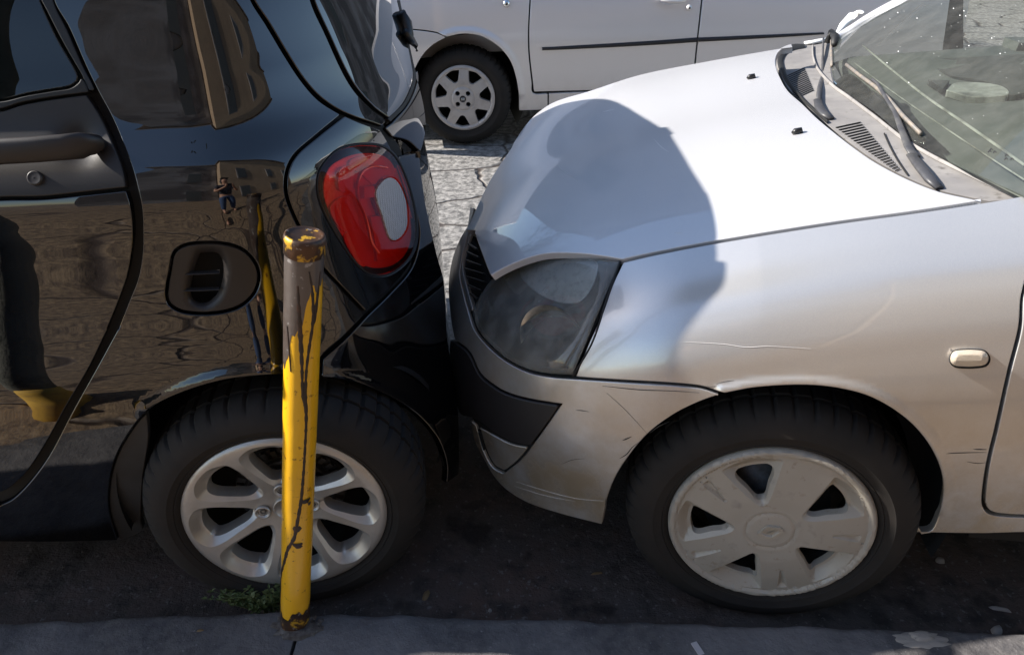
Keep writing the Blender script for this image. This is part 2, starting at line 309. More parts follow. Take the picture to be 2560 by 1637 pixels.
def panel(name,fld,spec,m,parent,holes=(),step=13,gap=1.6,r=3.2,lip=.014,off=0.,disp=None,label=None,bstep=8.):
    """sheet with rolled edges: outline traced, surface from the fitted field"""
    out=smooth_poly(tr(spec),True,bstep) if isinstance(spec,str) else spec
    if area(out)<0: out=out[::-1]
    loops=[(out,1)]
    for h in holes:
        h=smooth_poly(tr(h),True,bstep) if isinstance(h,str) else h
        if area(h)<0: h=h[::-1]
        loops.append((h,-1))
    V=[];Nn=[];Fc=[]; main=[]; K=4
    for poly,sg in loops:
        di=inset_dir(poly)*sg; rings=[]
        for k in range(K+1):
            th=k/K*PI/2; X=poly+di*(gap+r*(1-math.sin(th))); rings.append((X,th,1-math.cos(th)))
        base=rings[0][0]; nb=fld.n(base,disp); zb=fld.z(base,disp); start=len(V); k_=len(poly)
        rm=r*zb/F
        outd=fld.p(base-di*2,0,disp)-fld.p(base,0,disp); outd/=np.linalg.norm(outd,axis=1)[:,None]
        pb=fld.p(base,off,disp)
        for X,th,dn in rings:
            V+= list(pb+outd*(math.sin(th)*rm)[:,None]-nb*(dn*rm)[:,None]); Nn+=list(nb*math.cos(th)+outd*math.sin(th))
        V+=list(pb+outd*rm[:,None]-nb*(rm+lip)[:,None]); Nn+=list(outd)
        for k in range(K+1):
            for i in range(k_):
                j=(i+1)%k_; q=(start+k*k_+i,start+(k+1)*k_+i,start+(k+1)*k_+j,start+k*k_+j); Fc.append(q if sg>0 else q[::-1])
        main.append((base,start))
    bx=main[0][0]; x0,y0=bx.min(0); x1,y1=bx.max(0)
    gx,gy=np.meshgrid(np.arange(x0+step*.4,x1,step),np.arange(y0+step*.4,y1,step*.87)); gx=gx+(np.arange(gx.shape[0])%2)[:,None]*step*.5
    G=np.c_[gx.ravel(),gy.ravel()]; G=G[inside(G,bx)]; G=G[dist_poly(G,bx)>step*.5]
    for b,_ in main[1:]: G=G[~inside(G,b)]; G=G[dist_poly(G,b)>step*.5]
    co=[];ed=[];ids=[]
    for b,st in main:
        n0=len(co); co+=[Vector(p) for p in b]; ids+=list(range(st,st+len(b))); ed+=[(n0+i,n0+(i+1)%len(b)) for i in range(len(b))]
    co+=[Vector(p) for p in G]
    vv,ee,ff,ov,_,_=delaunay_2d_cdt(co,ed,[],0,1e-4)
    base=len(V); gmap={}
    V+=list(fld.p(G,off,disp)) if len(G) else []; Nn+=list(fld.n(G,disp)) if len(G) else []
    nb_=len(ids)
    vid=[]
    extra=[]
    for i,o in enumerate(ov):
        if o: k=o[0]; vid.append(ids[k] if k<nb_ else base+k-nb_)
        else: vid.append(len(V)+len(extra)); extra.append(np.array(vv[i]))
    if extra: X=np.array(extra); V+=list(fld.p(X,off,disp)); Nn+=list(fld.n(X,disp))
    cen=np.array([np.mean([vv[i] for i in f],axis=0) for f in ff]); keep=inside(cen,bx)
    for b,_ in main[1:]: keep&=~inside(cen,b)
    for f,k in zip(ff,keep):
        if k: Fc.append(tuple(vid[i] for i in f))
    # outward orientation
    Va=np.array(V); Na=np.array(Nn); F2=[]
    for f in Fc:
        n=np.cross(Va[f[1]]-Va[f[0]],Va[f[2]]-Va[f[0]]); F2.append(f if n@(Na[f[0]]+Na[f[2]])>0 else f[::-1])
    return obj(name,V,F2,m,parent,True,Nn,label=label)
def ribbon(name,fld,spec,wpx,m,parent,off=.001,h=.003,n=6,label=None,disp=None,step=8.):
    """raised bead along a traced line (wpx: width in pixels, may vary)"""
    c=smooth_poly(tr(spec),False,step) if isinstance(spec,str) else spec
    k=len(c); W=np.interp(np.linspace(0,1,k),np.linspace(0,1,len(wpx)),wpx) if hasattr(wpx,'__len__') else np.full(k,wpx)
    t=np.gradient(c,axis=0); t/=np.linalg.norm(t,axis=1)[:,None]+1e-9; s_=np.c_[-t[:,1],t[:,0]]; V=[]
    for j in range(n+1):
        a=PI*j/n; X=c+s_*(W*.5*math.cos(a))[:,None]; V+=list(fld.p(X,off,disp)+fld.n(c,disp)*(h*math.sin(a)))
    Fc=[(j*k+i,j*k+i+1,(j+1)*k+i+1,(j+1)*k+i) for j in range(n) for i in range(k-1)]
    return obj(name,V,Fc,m,parent,True,label=label)
# ---------------------------------------------------------------- wheels
def pol(r,a): return np.array([r*math.cos(math.radians(a)),r*math.sin(math.radians(a))])
def round_poly(P,step=.004): return smooth_poly([(p[0],p[1],len(p)>2 and p[2]) for p in P],True,step)
def disc(name,fr,R,holes,feats,prof,m,parent,wall=.03,grid=.0045,bevel=(.0,.01),mats=None,seg=110):
    """wheel face: round plate with openings; feats=(polygon, sink, slope width); prof(r)->out"""
    c,e1,e2,ax=fr; th=np.linspace(0,2*PI,seg,endpoint=False)[:]; outer=np.c_[np.cos(th),np.sin(th)]*R
    def h(X):
        r=np.linalg.norm(X,axis=1); z=np.interp(r,*prof)
        for p,sink,wd in feats:
            ins=inside(X,p); d=dist_poly(X,p); z=z-np.where(ins,np.clip(d/wd,0,1)*sink,0)
        if bevel[0]:
            for p in holes: d=dist_poly(X,p); k=np.clip(1-d/bevel[1],0,1); z=z-bevel[0]*k**2
        return z
    loops=[outer]+list(holes)+[f[0] for f in feats]; co=[];ed=[]
    for b in loops: n0=len(co); co+=[Vector(p) for p in b]; ed+=[(n0+i,n0+(i+1)%len(b)) for i in range(len(b))]
    g=np.arange(-R,R,grid); gx,gy=np.meshgrid(g,g); G=np.c_[gx.ravel(),gy.ravel()]; G=G[np.linalg.norm(G,axis=1)<R-grid*.5]
    for b in loops: G=G[dist_poly(G,b)>grid*.45]
    co+=[Vector(p) for p in G]; vv,ee,ff,*_=delaunay_2d_cdt(co,ed,[],0,1e-6); X=np.array([tuple(v) for v in vv]); Z=h(X)
    cen=np.array([X[list(f)].mean(0) for f in ff]); keep=np.ones(len(ff),bool)
    for b in holes: keep&=~inside(cen,b)
    W=c+X[:,:1]*e1+X[:,1:]*e2+Z[:,None]*ax; mb=MB(); mb.add(W,[f for f,k in zip(ff,keep) if k])
    for b in loops[:1+len(holes)]:
        zb=h(b); a=c+b[:,:1]*e1+b[:,1:]*e2+zb[:,None]*ax; cn=b.mean(0); b2=b+(cn-b)*(.06 if b is not outer else 0); q=c+b2[:,:1]*e1+b2[:,1:]*e2+(zb-wall)[:,None]*ax; k=len(b)
        mb.add(list(a)+list(q),[(i,(i+1)%k,(i+1)%k+k,i+k) for i in range(k)])
    o=mb.build(name,m,parent); bm=bmesh.new(); bm.from_mesh(o.data); bmesh.ops.remove_doubles(bm,verts=bm.verts,dist=1e-5); bmesh.ops.delete(bm,geom=[v for v in bm.verts if not v.link_faces],context='VERTS'); bmesh.ops.recalc_face_normals(bm,faces=bm.faces); bm.to_mesh(o.data); bm.free()
    return autosmooth(o,38)
def wheel(car,c,steer,R,parent,kind,rot=7.):
    cc=np.array(c,float); a=steer; e1=car.ex*math.cos(a)-car.ey*math.sin(a); ax=np.cross(e1,[0,0,1.]); ax=ax if ax@car.ey<0 else -ax; e2=np.array([0,0,1.])
    w=bpy.data.objects.new('wheel',None); col.objects.link(w); w.parent=parent; w.empty_display_size=.1; fr=(cc,e1,e2,ax)
    rr={'smart':.207,'clio':.205,'fiat':.198}[kind]
    def tread(r,z,an):
        if r<R-.030 or z<-.21 or z>-.001: return 0
        k=int(an/(2*PI)*288+.01)%6; return -.0060 if k==0 and r>R-.024 else 0
    prof=[(rr-.012,-.03),(rr-.002,-.012),(rr+.004,-.004),(rr+.010,.000),(rr+.012,-.0015),(rr+.014,.001),(R-.062,.004),(R-.060,.0055),(R-.050,.0045),(R-.040,.002),(R-.026,-.006),(R-.014,-.016),(R-.006,-.030),(R-.002,-.045),(R-.002,-.052),(R-.009,-.053),(R-.009,-.060),(R-.001,-.061),(R,-.10),(R-.009,-.101),(R-.009,-.108),(R,-.109),(R-.002,-.15),(R-.014,-.178),(R-.05,-.19),(rr,-.185),(rr-.01,-.16)]
    mb=MB(); mb.lathe(prof,fr,288,f=tread); autosmooth(mb.build('tyre',M['tyre'],w),30)
    b=MB(); b.lathe([(rr-.004,-.012),(rr-.014,-.03),(rr-.024,-.10),(rr-.02,-.165)],fr,72); b.lathe([(rr-.02,-.150),(.001,-.150)],fr,72)
    b.build('wheel_barrel',M['drum' if kind!='smart' else 'dark'] if kind!='fiat' else M['dark'],w)
    if kind=='smart':
        holes=[];
        for k in range(8):
            A=4+45*k; s_=1.0 if k%2 else .97
            holes.append(round_poly([pol(.074,A),pol(.083,A-10),pol(.115,A-14.6*s_),pol(.148,A-15.8*s_),pol(.166,A-13.5),pol(.173,A-5),pol(.174,A),pol(.173,A+5),pol(.166,A+13.5),pol(.148,A+15.8*s_),pol(.115,A+14.6*s_),pol(.083,A+10)]))
        feats=[]
        for k in range(8):
            A=4+45*k; feats.append((round_poly([pol(.060,A),pol(.074,A-13),pol(.113,A-18.2),pol(.152,A-19.6),pol(.178,A-17.5),pol(.192,A-9),pol(.1945,A),pol(.192,A+9),pol(.178,A+17.5),pol(.152,A+19.6),pol(.113,A+18.2),pol(.074,A+13)]),.018,.018))
        rim=disc('rim',fr,.2075,holes,feats,([0,.03,.06,.10,.15,.185,.198,.204,.2075],[-.034,-.034,-.030,-.020,-.008,-.001,.000,-.002,-.006]),M['alloy'],w,wall=.028)
        cap=MB(); cap.lathe([(.030,-.034),(.030,-.028),(.028,-.026),(.0265,-.027),(.0265,-.031),(.001,-.030)],fr,40); cap.build('centre_cap',M['alloy'],rim)
        for k in range(4):
            q=cc+e1*.052*math.cos(PI/2*k+.08)+e2*.052*math.sin(PI/2*k+.08); f2=(q,e1,e2,ax)
            m_=MB(); m_.lathe([(.0165,-.030),(.0165,-.025),(.014,-.0245),(.0125,-.027),(.012,-.0245+-.004),(.0105,-.029)],f2,24); m_.build('bolt_seat',M['alloy'],rim)
            m_=MB(); m_.lathe([(.0105,-.029),(.010,-.040)],f2,24); m_.lathe([(.0075,-.040),(.0075,-.030),(.004,-.029),(.0035,-.034),(.001,-.034)],f2,6); m_.build('wheel_bolt',M['drum'],rim)
        d=MB(); d.lathe([(.001,-.070),(.055,-.070),(.060,-.078),(.082,-.080),(.086,-.074),(.090,-.076),(.092,-.085)],fr,64)
        for k in range(40):
            an=2*PI*k/40; u=e1*math.cos(an)+e2*math.sin(an); v=-e1*math.sin(an)+e2*math.cos(an); Rm=np.stack([u,v,ax],1)
            d.box(cc+u*.070+ax*-.072,(.020,.0045,.012),Rm)
        for k in range(32):
            an=2*PI*k/32; u=e1*math.cos(an)+e2*math.sin(an); v=-e1*math.sin(an)+e2*math.cos(an); Rm=np.stack([u,v,ax],1)
            d.box(cc+u*.106+ax*-.088,(.016,.011,.01),Rm)
        d.lathe([(.092,-.085),(.098,-.082),(.100,-.092),(.114,-.092),(.118,-.10)],fr,64)
        autosmooth(d.build('brake_drum',M['drum'],w))
    elif kind=='clio':
        holes=[];feats=[]
        for k in range(5):
            A=32+72*k+rot; holes.append(round_poly([pol(.080,A),pol(.086,A-6),pol(.115,A-11),pol(.148,A-14.5),pol(.156,A-13),pol(.158,A),pol(.156,A+13),pol(.148,A+14.5),pol(.115,A+11),pol(.086,A+6)]))
            feats.append((round_poly([(*pol(.071,A-3),False),(*pol(.081,A-9.5),False),(*pol(.181,A-19.5),True),(*pol(.184,A-9),False),(*pol(.185,A),False),(*pol(.184,A+9),False),(*pol(.181,A+19.5),True),(*pol(.081,A+9.5),False),(*pol(.071,A+3),False)]),.020,.020))
            B=A+36
            if k==0:
                feats.append((round_poly([(*pol(.128,B-17.0),True),(*pol(.124,B),False),(*pol(.128,B+17.0),True),(*pol(.131,B+17),True),(*pol(.127,B),False),(*pol(.131,B-17.0),True)]),.005,.001))
            else:
                feats.append((round_poly([(*pol(.108,B-1),True),(*pol(.176,B-6.5),True),(*pol(.178,B+.5),True),(*pol(.110,B+1.5),True)]),.007,.006))
                feats.append((round_poly([(*pol(.181,B-9),True),(*pol(.186,B-9),True),(*pol(.187,B+11),True),(*pol(.182,B+11),True)]),.004,.002))
        cv=disc('wheel_cover',fr,.2045,holes,feats,([0,.044,.047,.050,.053,.06,.09,.14,.18,.188,.192,.200,.2045],[.010,.010,.007,.007,.010,.009,.010,.006,.000,-.002,.004,.004,-.004]),M['cap1'],w,wall=.014)
        lg=MB()                                         # diamond emblem in relief
        def rhomb(a,b,z,k=.0): return [cc+e1*x+e2*y+ax*z for x,y in ((0,b),(a*.35,b),(a,b*.30),(a*.12,-b),(-a*.35,-b),(-a,-b*.30),(-a*.2,b))]
        A1=[(.001,.0235),(.0165,.0235),(.0255,.0105),(.0095,-.0225),(-.010,-.0235),(-.0255,-.0105),(-.0105,.0215)]
        A2=[(-.002,.0165),(.0120,.0165),(.0175,.0085),(.0045,-.0165),(-.007,-.0165),(-.0175,-.0080),(-.0065,.0150)]
        P1=[cc+e1*x*.95+e2*y*.72+ax*.0145 for x,y in A1]; P0=[cc+e1*x*1.0+e2*y*.76+ax*.009 for x,y in A1]; P2=[cc+e1*x+e2*y*.68+ax*.0140 for x,y in A2]; P3=[cc+e1*x*.85+e2*y*.55+ax*.0103 for x,y in A2]
        n=7; lg.add(P0+P1+P2+P3,[(j*n+i,j*n+(i+1)%n,(j+1)*n+(i+1)%n,(j+1)*n+i) for j in range(3) for i in range(n)]+[tuple(range(3*n,4*n))])
        lg.add([cc+e1*x+e2*y+ax*z for x,y,z in ((-.008,-.007,.0104),(.000,.001,.0138),(.010,.0065,.0104),(.001,-.005,.0104))],[(0,1,3),(1,2,3)])
        lg.build('emblem',mat('worn_emblem',(.40,.36,.30),.4,.2),cv,smooth=False)
        d=MB(); d.lathe([(.001,-.06),(.06,-.06),(.065,-.07),(.13,-.072),(.13,-.09)],fr,48); d.build('brake_disc',M['drum'],w)
    else:
        holes=[];feats=[]
        for k in range(7):
            A=rot+360/7*k; holes.append(round_poly([(*pol(.106,A-8),True),(*pol(.150,A-15),False),(*pol(.168,A-16),True),(*pol(.172,A),False),(*pol(.168,A+16),True),(*pol(.150,A+15),False),(*pol(.106,A+8),True),(*pol(.100,A),False)],.006))
            B=A+180/7; 
            for s_ in (-3,3): feats.append((round_poly([(*pol(.085,B+s_-1),True),(*pol(.125,B+s_*.8-.4),True),(*pol(.125,B+s_*.8+.4),True),(*pol(.085,B+s_+1),True)],.006),.004,.002))
        holes+= [np.array([pol(.045,45+90*k)+pol(.0145,t) for t in range(0,360,24)]) for k in range(4)]
        cv=disc('wheel_cover',fr,.194,holes,feats,([0,.062,.066,.074,.078,.12,.172,.178,.188,.194],[.012,.012,.006,.004,.008,.006,-.004,.004,.002,-.004]),M['cap2'],w,wall=.022,grid=.007,seg=80)
        n_=MB(); n_.lathe([(.0195,.012),(.0195,.015),(.016,.0155),(.0155,.0145),(.001,.0145)],fr,28); n_.build('hub_badge',M['blacktrim'],cv)
        n_=MB()
        for q in (-.008,-.003,.003,.008): n_.box(cc+e1*q+ax*.0152,(.0022,.0008,.016),np.stack([e1,ax,e2],1))
        n_.build('badge_letters',M['white'],cv)
    return w
def arch(car,c,R,parent,depth=.42,a0=-25,a1=205,out=.0,side=0,cut=0.):
    """dark wheel housing round the wheel"""
    cc=np.array(c,float); fr=(cc,car.ex,np.array([0,0,1.]),-car.ey); mb=MB()
    V=[];n=60
    for i in range(n+1):
        a=math.radians(a0+(a1-a0)*i/n); ca,sa=math.cos(a),math.sin(a); o=out-cut*np.clip(ca*side,0,1)**1.5
        for r,z in ((R,o),(R+.004,o-.01),(R+.008,-depth),(.02,-depth)): V.append(cc+car.ex*ca*r+np.array([0,0,1.])*sa*r-car.ey*z)
    mb.add(V,[(i*4+j,i*4+j+1,(i+1)*4+j+1,(i+1)*4+j) for i in range(n) for j in range(3)]); return mb.build('wheel_housing',M['liner'],parent)
def hull(name,car,secs,m,parent,smooth=False):
    """closed loft: secs=[(x,[(t,z)...])]"""
    mb=MB(); n=len(secs[0][1]); V=[car.w(x if not hasattr(x,'__len__') else x[i],t,z) for x,L in secs for i,(t,z) in enumerate(L)]
    Fc=[(j*n+i,j*n+(i+1)%n,(j+1)*n+(i+1)%n,(j+1)*n+i) for j in range(len(secs)-1) for i in range(n)]+[tuple(range(n-1,-1,-1)),tuple((len(secs)-1)*n+i for i in range(n))]
    mb.add(V,Fc); o=mb.build(name,m,parent,smooth); bm=bmesh.new(); bm.from_mesh(o.data); bmesh.ops.recalc_face_normals(bm,faces=bm.faces); bm.to_mesh(o.data); bm.free()
    if smooth: autosmooth(o,40)
    return o
# ---------------------------------------------------------------- ground
def sheet(name,x0,x1,y0,y1,z,m,step=None,fn=None):
    if step is None: V=[(x0,y0,z),(x1,y0,z),(x1,y1,z),(x0,y1,z)]; Fc=[(0,1,2,3)]
    else:
        xs=np.arange(x0,x1+1e-6,step); ys=np.arange(y0,y1+1e-6,step); gx,gy=np.meshgrid(xs,ys); gz=fn(gx,gy) if fn else 0*gx+z
        V=np.c_[gx.ravel(),gy.ravel(),gz.ravel()]; n=len(xs); Fc=[(j*n+i,j*n+i+1,(j+1)*n+i+1,(j+1)*n+i) for j in range(len(ys)-1) for i in range(n-1)]
    o=obj(name,V,Fc,m); o['kind']='structure'; return o
def wob(x,y,s=0): return np.sin(x*3.1+s)*np.cos(y*2.7+s*2)+.5*np.sin(x*7.7+y*5.3+s)+.25*np.sin(x*17.+s*3)*np.cos(y*19.)
sheet('ground',-150,150,-150,150,-.03,M['pave'])
sheet('road_surface',-40,40,.9,2.05,0,M['asphalt'],.05 if False else None)
sheet('stone_paving',-60,60,2.05,60,.002,M['slabs'])
sheet('pavement',-60,60,-30,.72,.078,M['pave'])
def kerb_stone(x0,x1,ya,yb,label):
    """granite kerb block, its road face from (x0,ya) to (x1,yb), worn top edge"""
    n=int((x1-x0)/.02); mb=MB(); rows=[]
    for i in range(n+1):
        x=x0+(x1-x0)*i/n; y=ya+(yb-ya)*i/n; e=min(i,n-i)*.02; rd=.010*math.exp(-e/.02); j=.002*math.sin(x*23)+.0015*math.sin(x*51+1)+.001*math.sin(x*97)
        pr=[(.70,.079),(.78,.0845),(.86,.085),(.93,.085),(y-.022,.0845),(y-.010,.081),(y-.003,.072),(y+.002,.05),(y+.004,-.02)]
        rows.append([(x,yy+(j if k>3 else 0)-(rd if k>3 else 0),zz+.0022*math.sin(x*13+yy*30)*(k<6)+.0015*math.sin(x*41+yy*77)-(rd*.5 if k<8 else 0)) for k,(yy,zz) in enumerate(pr)])
    k=len(rows[0]); V=[v for r in rows for v in r]; Fc=[(a*k+b,a*k+b+1,(a+1)*k+b+1,(a+1)*k+b)[::-1] for a in range(n) for b in range(k-1)]
    Fc+=[tuple(range(k)),tuple(n*k+b for b in range(k-1,-1,-1))]
    mb.add(V,Fc); o=mb.build('kerb_stone',M['kerb']); bm=bmesh.new(); bm.from_mesh(o.data); bmesh.ops.recalc_face_normals(bm,faces=bm.faces); bm.to_mesh(o.data); bm.free()
    tag(autosmooth(o,50),label,'kerb stone','granite kerb stones along the gutter'); return o
kerb_stone(-1.30,-.452,1.012,1.057,'rough grey granite kerb stone left of the leaning yellow post')
kerb_stone(-.444,1.75,1.050,.979,'long smooth grey granite kerb stone right of the leaning yellow post')
kerb_stone(-2.5,-1.308,.957,1.012,'granite kerb stone under the door of the black car')
kerb_stone(1.758,3.0,.979,.93,'granite kerb stone beside the silver car door')
# ---------------------------------------------------------------- black car
SM=Car((-.474,1.129,.3),7)
black=empty('parked_car','glossy black hatchback seen at its rear corner, red tail lamp touching the silver car','car',(SM.off[0],SM.off[1],0),SM.phi)
def smart_f(x,t,z):
    ts=hermite(z,[.10,.25,.38,.50,.58,.64,.72,.80,.88,.94,.985,1.03,1.08,1.16,1.28,1.40,1.52],[.075,.050,.030,.012,.002,-.004,.004,.010,.006,.000,-.001,.016,.054,.086,.124,.174,.25])
    xr=hermite(z,[.15,.27,.40,.55,.66,.76,.86,.96,1.05,1.17,1.30,1.42,1.55],[.39,.405,.412,.412,.402,.388,.376,.364,.348,.316,.268,.205,.10])
    return t-ts-corner((x+.06)/(xr+.06),hermite(np.clip(z,.2,.75),[.20,.35,.55,.75],[.26,.42,.80,.86]),2.35)
SF=Field(SM,smart_f)
bshell=None
def darkshell(fld,spec,parent,off,holes=()):
    return panel('underlying_shell',fld,spec,M['shell'],parent,holes=holes,step=26,gap=0,r=.5,lip=.004,off=-off)
# arch flare: a raised lip following the wheel opening
def flare(linespec,h,wd):
    c=smooth_poly(tr(linespec),False,14)
    def f(X):
        d=dist_poly(X,c,False); k=np.clip(1-d/wd,0,1); return h*(k*k*(3-2*k))
    return f
q_hole_vent='T1 815,1185 865,1150 950,1138 1060,1143 1145,1173 1205,1238 1220,1310 1193,1385 1122,1445 1000,1474 860,1468 795,1434 778,1380 795,1270'
darkshell(SF,'T1 -600,-400* 1450,-400* 1750,-200* 1850,0 1895,150 1925,330 1890,450 1800,570 1880,700 1930,950 1935,1200 1905,1400 T3 1930,60* 2020,260 2095,480 2125,640* 2088,650* 2040,500 1940,390 1800,298 1650,243 1510,220 1320,210 1100,228 950,263 800,318 690,375 600,470 540,600 512,760 530,900 560,985* 300,995 0,995 -600,995*',black,.017,holes=[q_hole_vent])
quarter=panel('rear_side_panel',SF,'''T1 190,-400* 1020,-400* 1085,-250 1180,0 1250,112 1340,262 1420,382 1500,470 1606,537* 1480,640 1380,730 1342,815 1343,920 1390,1040 1500,1240 1600,1352 1718,1475* T3 1620,40* 1512,140 1504,225*
 1320,222 1100,240 950,275 800,330 700,385* 640,450 570,560 530,660 512,780 520,880 558,1003* 300,1010 0,1010 -600,1010* -600,850* 0,830* 60,800 145,715 235,590 335,400 440,210 555,0* T1 555,1540* 600,1425 645,1310 665,1200 668,1090 663,980 645,890 622,800 575,670 525,555 455,425 395,300 320,130 250,0''',M['black'],black,holes=[q_hole_vent],step=12,disp=flare('T3 690,380 800,325 950,268 1100,232 1320,214 1512,226',.010,34))
# rear door: painted skin, plastic cover with handle, glass
panel('door_skin',SF,'''T1 -600,985* 0,938 200,934 400,914 592,893* 612,960 624,1040 626,1120 618,1200 598,1300 555,1420 505,1540* T3 505,10* 420,185 320,360 220,540 135,670 60,745 0,775 -600,800*''',M['black'],black,step=12)
panel('door_cover',SF,'''T1 -600,560* 0,522 100,492 250,465 405,444* 470,545 540,695 578,800 592,882* 400,903 200,924 0,928 -600,975*''',M['blackplastic'],black,step=12,
  disp=lambda X:-.012*np.exp(-(((X[:,0]-385/1.878)/42)**2+((X[:,1]-680/1.878)/42)**2)))
panel('belt_rubber',SF,'T1 -600,500* 0,475 120,448 260,424 330,412 368,385 378,358* 405,395 418,436* 250,458 100,484 0,513 -600,552*',M['rubber'],black,step=12,off=.002)
panel('window_frame',SF,'T1 120,-400* 185,-400* 250,0 315,140 385,300 445,425 412,428* 380,352* 300,215 225,70 165,-60',M['blacktrim'],black,step=12)
panel('side_window',SF,'T1 -600,-400* 60,-400* 175,-40 262,160 368,352 362,384 326,408 260,420 120,444 0,472 -600,495*',M['doorglass'],black,step=20,off=-.004)
# door handle: bar with rounded end standing off the cover
hd=MB(); 
def sp(fld,f,x,y,off): a,b,s=TT[f]; return fld.p([[a+x/s,b+y/s]],off)[0]
hp=[sp(SF,'T1',x,y,o) for x,y,o in ((-600,765,.030),(-300,740,.034),(0,712,.036),(150,704,.036),(300,692,.034),(380,684,.028),(440,680,.014),(462,678,-.006))]
hd.tube(hp,[(.020,.010)]*5+[(.021,.013),(.020,.014),(.016,.012)],16,flat=(0,1,0)); hd.build('door_handle',M['blackplastic'],black)
lk=MB(); lc=sp(SF,'T1',170,838,0); ln=SF.n([[170/1.878,838/1.878]])[0]; 
def frame(c,n,up=(0,0,1)):
    n=np.array(n)/np.linalg.norm(n); e1=np.cross(n,up); e1/=np.linalg.norm(e1); e1=-e1; return (c,e1,np.cross(n,e1)*(1 if np.cross(n,e1)[2]>0 else -1),n)
lk.lathe([(.0115,-.002),(.0115,.005),(.010,.0065),(.0085,.006),(.001,.0065)],frame(lc,ln),28); lk.build('lock_cap',M['blackplastic'],black)
# side air vent
vc=panel('vent_cover',SF,'T1 822,1192 868,1158 950,1147 1060,1152 1140,1180 1196,1243 1210,1310 1184,1380 1118,1436 1000,1465 864,1459 803,1427 788,1380 804,1270',M['blackplastic'],black,step=10,off=-.004,gap=.4,
  holes=['T1 945,1192* 1015,1192 1040,1225 1042,1290 1018,1370 965,1415 912,1402 902,1350 920,1260'],
  disp=lambda X:-.016*np.clip(1-dist_poly(X,smooth_poly(tr('T1 945,1192* 1015,1192 1040,1225 1042,1290 1018,1370 965,1415 912,1402 902,1350 920,1260'),True,6))/26,0,1)**2)
panel('vent_mesh',SF,'T1 900,1170* 1060,1170* 1070,1300 1000,1440 880,1430*',M['dark'],vc,step=16,off=-.055,gap=0,r=.5)
for y in (1274,1352): ribbon('vent_fin',SF,'T1 %d,%d %d,%d 1032,%d'%(875 if y==1274 else 862,y+3,950,y+1,y-3),4.5,M['blackplastic'],vc,off=-.014,h=.010)
# lamp corner panel, lens and inside
lamp_out='Z1 690,488 800,476 920,488 1002,538 1062,618 1122,758 1163,900 1185,1040 1185,1180 1154,1284 1082,1374 990,1434 900,1447 818,1424 738,1354 637,1212 556,1080 496,960 461,850 456,740 477,658 538,577 610,517'
panel('lamp_corner_panel',SF,'''T1 1620,541* 1700,575 1790,606* 1838,690 1897,850 1945,1000 1962,1110 1925,1252 1720,1468* 1606,1348 1508,1238 1398,1040 1352,920 1350,818 1388,734 1486,646''',M['black'],black,holes=[lamp_out],step=10)
def dome(X,pl=smooth_poly(tr(lamp_out),True,12)): d=dist_poly(X,pl); k=np.clip(d/120,0,1); return .022*(1-(1-k)**2)
tail=panel('tail_lamp_lens',SF,lamp_out,M['redlens'],black,holes=['Z1 905,790 950,738 1000,720 1042,738 1082,800 1117,900 1127,1000 1122,1092 1081,1163 1030,1194 988,1173 958,1092 928,990 898,910 885,840'],step=9,gap=.8,r=2,off=.001,disp=dome)
panel('reversing_lens',SF,'Z1 905,792 950,740 1000,722 1040,740 1080,800 1115,900 1125,1000 1120,1090 1080,1160 1030,1191 990,1170 960,1090 930,990 900,910 888,840',honey(),tail,step=8,gap=.3,r=1.5,off=.003,disp=dome)
panel('lamp_bowl',SF,lamp_out,M['redin2'],tail,step=12,gap=.5,r=1,off=-.035,lip=.001)
for i,(spc,mm,of) in enumerate([('Z1 690,560 800,540 920,550 1000,600 1060,720 1120,860 1150,1040 1150,1180 1110,1290 1020,1370 900,1395 800,1370 700,1250 600,1090 530,950 500,840 510,720 560,630','redin',-.016),('Z1 700,590 800,556 900,560 980,610 1010,700 930,720 880,780 780,700 690,640','redin',-.008),('Z1 612,680 640,640 720,640 735,720 730,815 620,822','redin',-.004),('Z1 625,870 735,870 760,980 760,1060 690,1130 620,1100 545,950','redin',-.010),
   ('Z1 800,790* 880,780* 890,870* 800,885*','redin',.004),('Z1 845,1010* 930,1005* 975,1120* 1030,1310* 900,1350* 880,1200*','redin',.0),('Z1 650,1150 760,1100 850,1200 900,1290 800,1385 720,1310','redin',-.012),('Z1 1050,620* 1010,720 1100,800 1140,1000 1170,1050* 1120,800','redin',-.012)]):
    panel('lamp_reflector',SF,spc,M[mm],tail,step=10,gap=.5,r=1.5,off=of,lip=.02,disp=lambda X:dome(X)*.5)
ribbon('lamp_light_guide',SF,'Z1 960,650 860,640 780,680 745,760 750,880 790,980 820,1080 850,1200 900,1280',5,M['redin'],tail,off=.012,h=.006)
ribbon('lamp_gasket',SF,lamp_out+' Z1 690,488',5,M['rubber'],black,off=-.002,h=.003)
# tailgate: painted side, glass, lower skin, shelf
panel('tailgate_pillar',SF,'T1 1120,-180* 1435,-180* 1462,0 1530,155 1640,385 1738,503 1822,566* 1797,596* 1612,528 1508,462 1428,376 1348,254 1258,104 1190,0',M['black'],black,step=11)
panel('tailgate_window',SF,'T1 1440,-130* 1842,-130* 1872,0 1902,120 1942,300 1947,370 1902,482 1831,562* 1745,496 1648,378 1538,150 1472,0',mat('tinted_window_glass',(.003,.004,.004),.02,0,1,.0,.8),black,step=12,off=.001)
panel('tailgate_skin',SF,'T1 1838,575* 1912,488 1955,378 1950,330 1985,440 2006,560 2002,640 1976,712 1915,665 1840,645* 1803,602*',M['black'],black,step=11)
panel('window_seal',SF,'T1 1880,0* 1900,100 1942,290 1956,375 1912,490 1836,572* 1818,560* 1898,478 1938,370 1932,300 1893,125 1862,0*',M['rubber'],black,step=10,gap=.2,r=1,off=.004)
SH=Field(SM,lambda x,t,z:.903-z+.03*x)
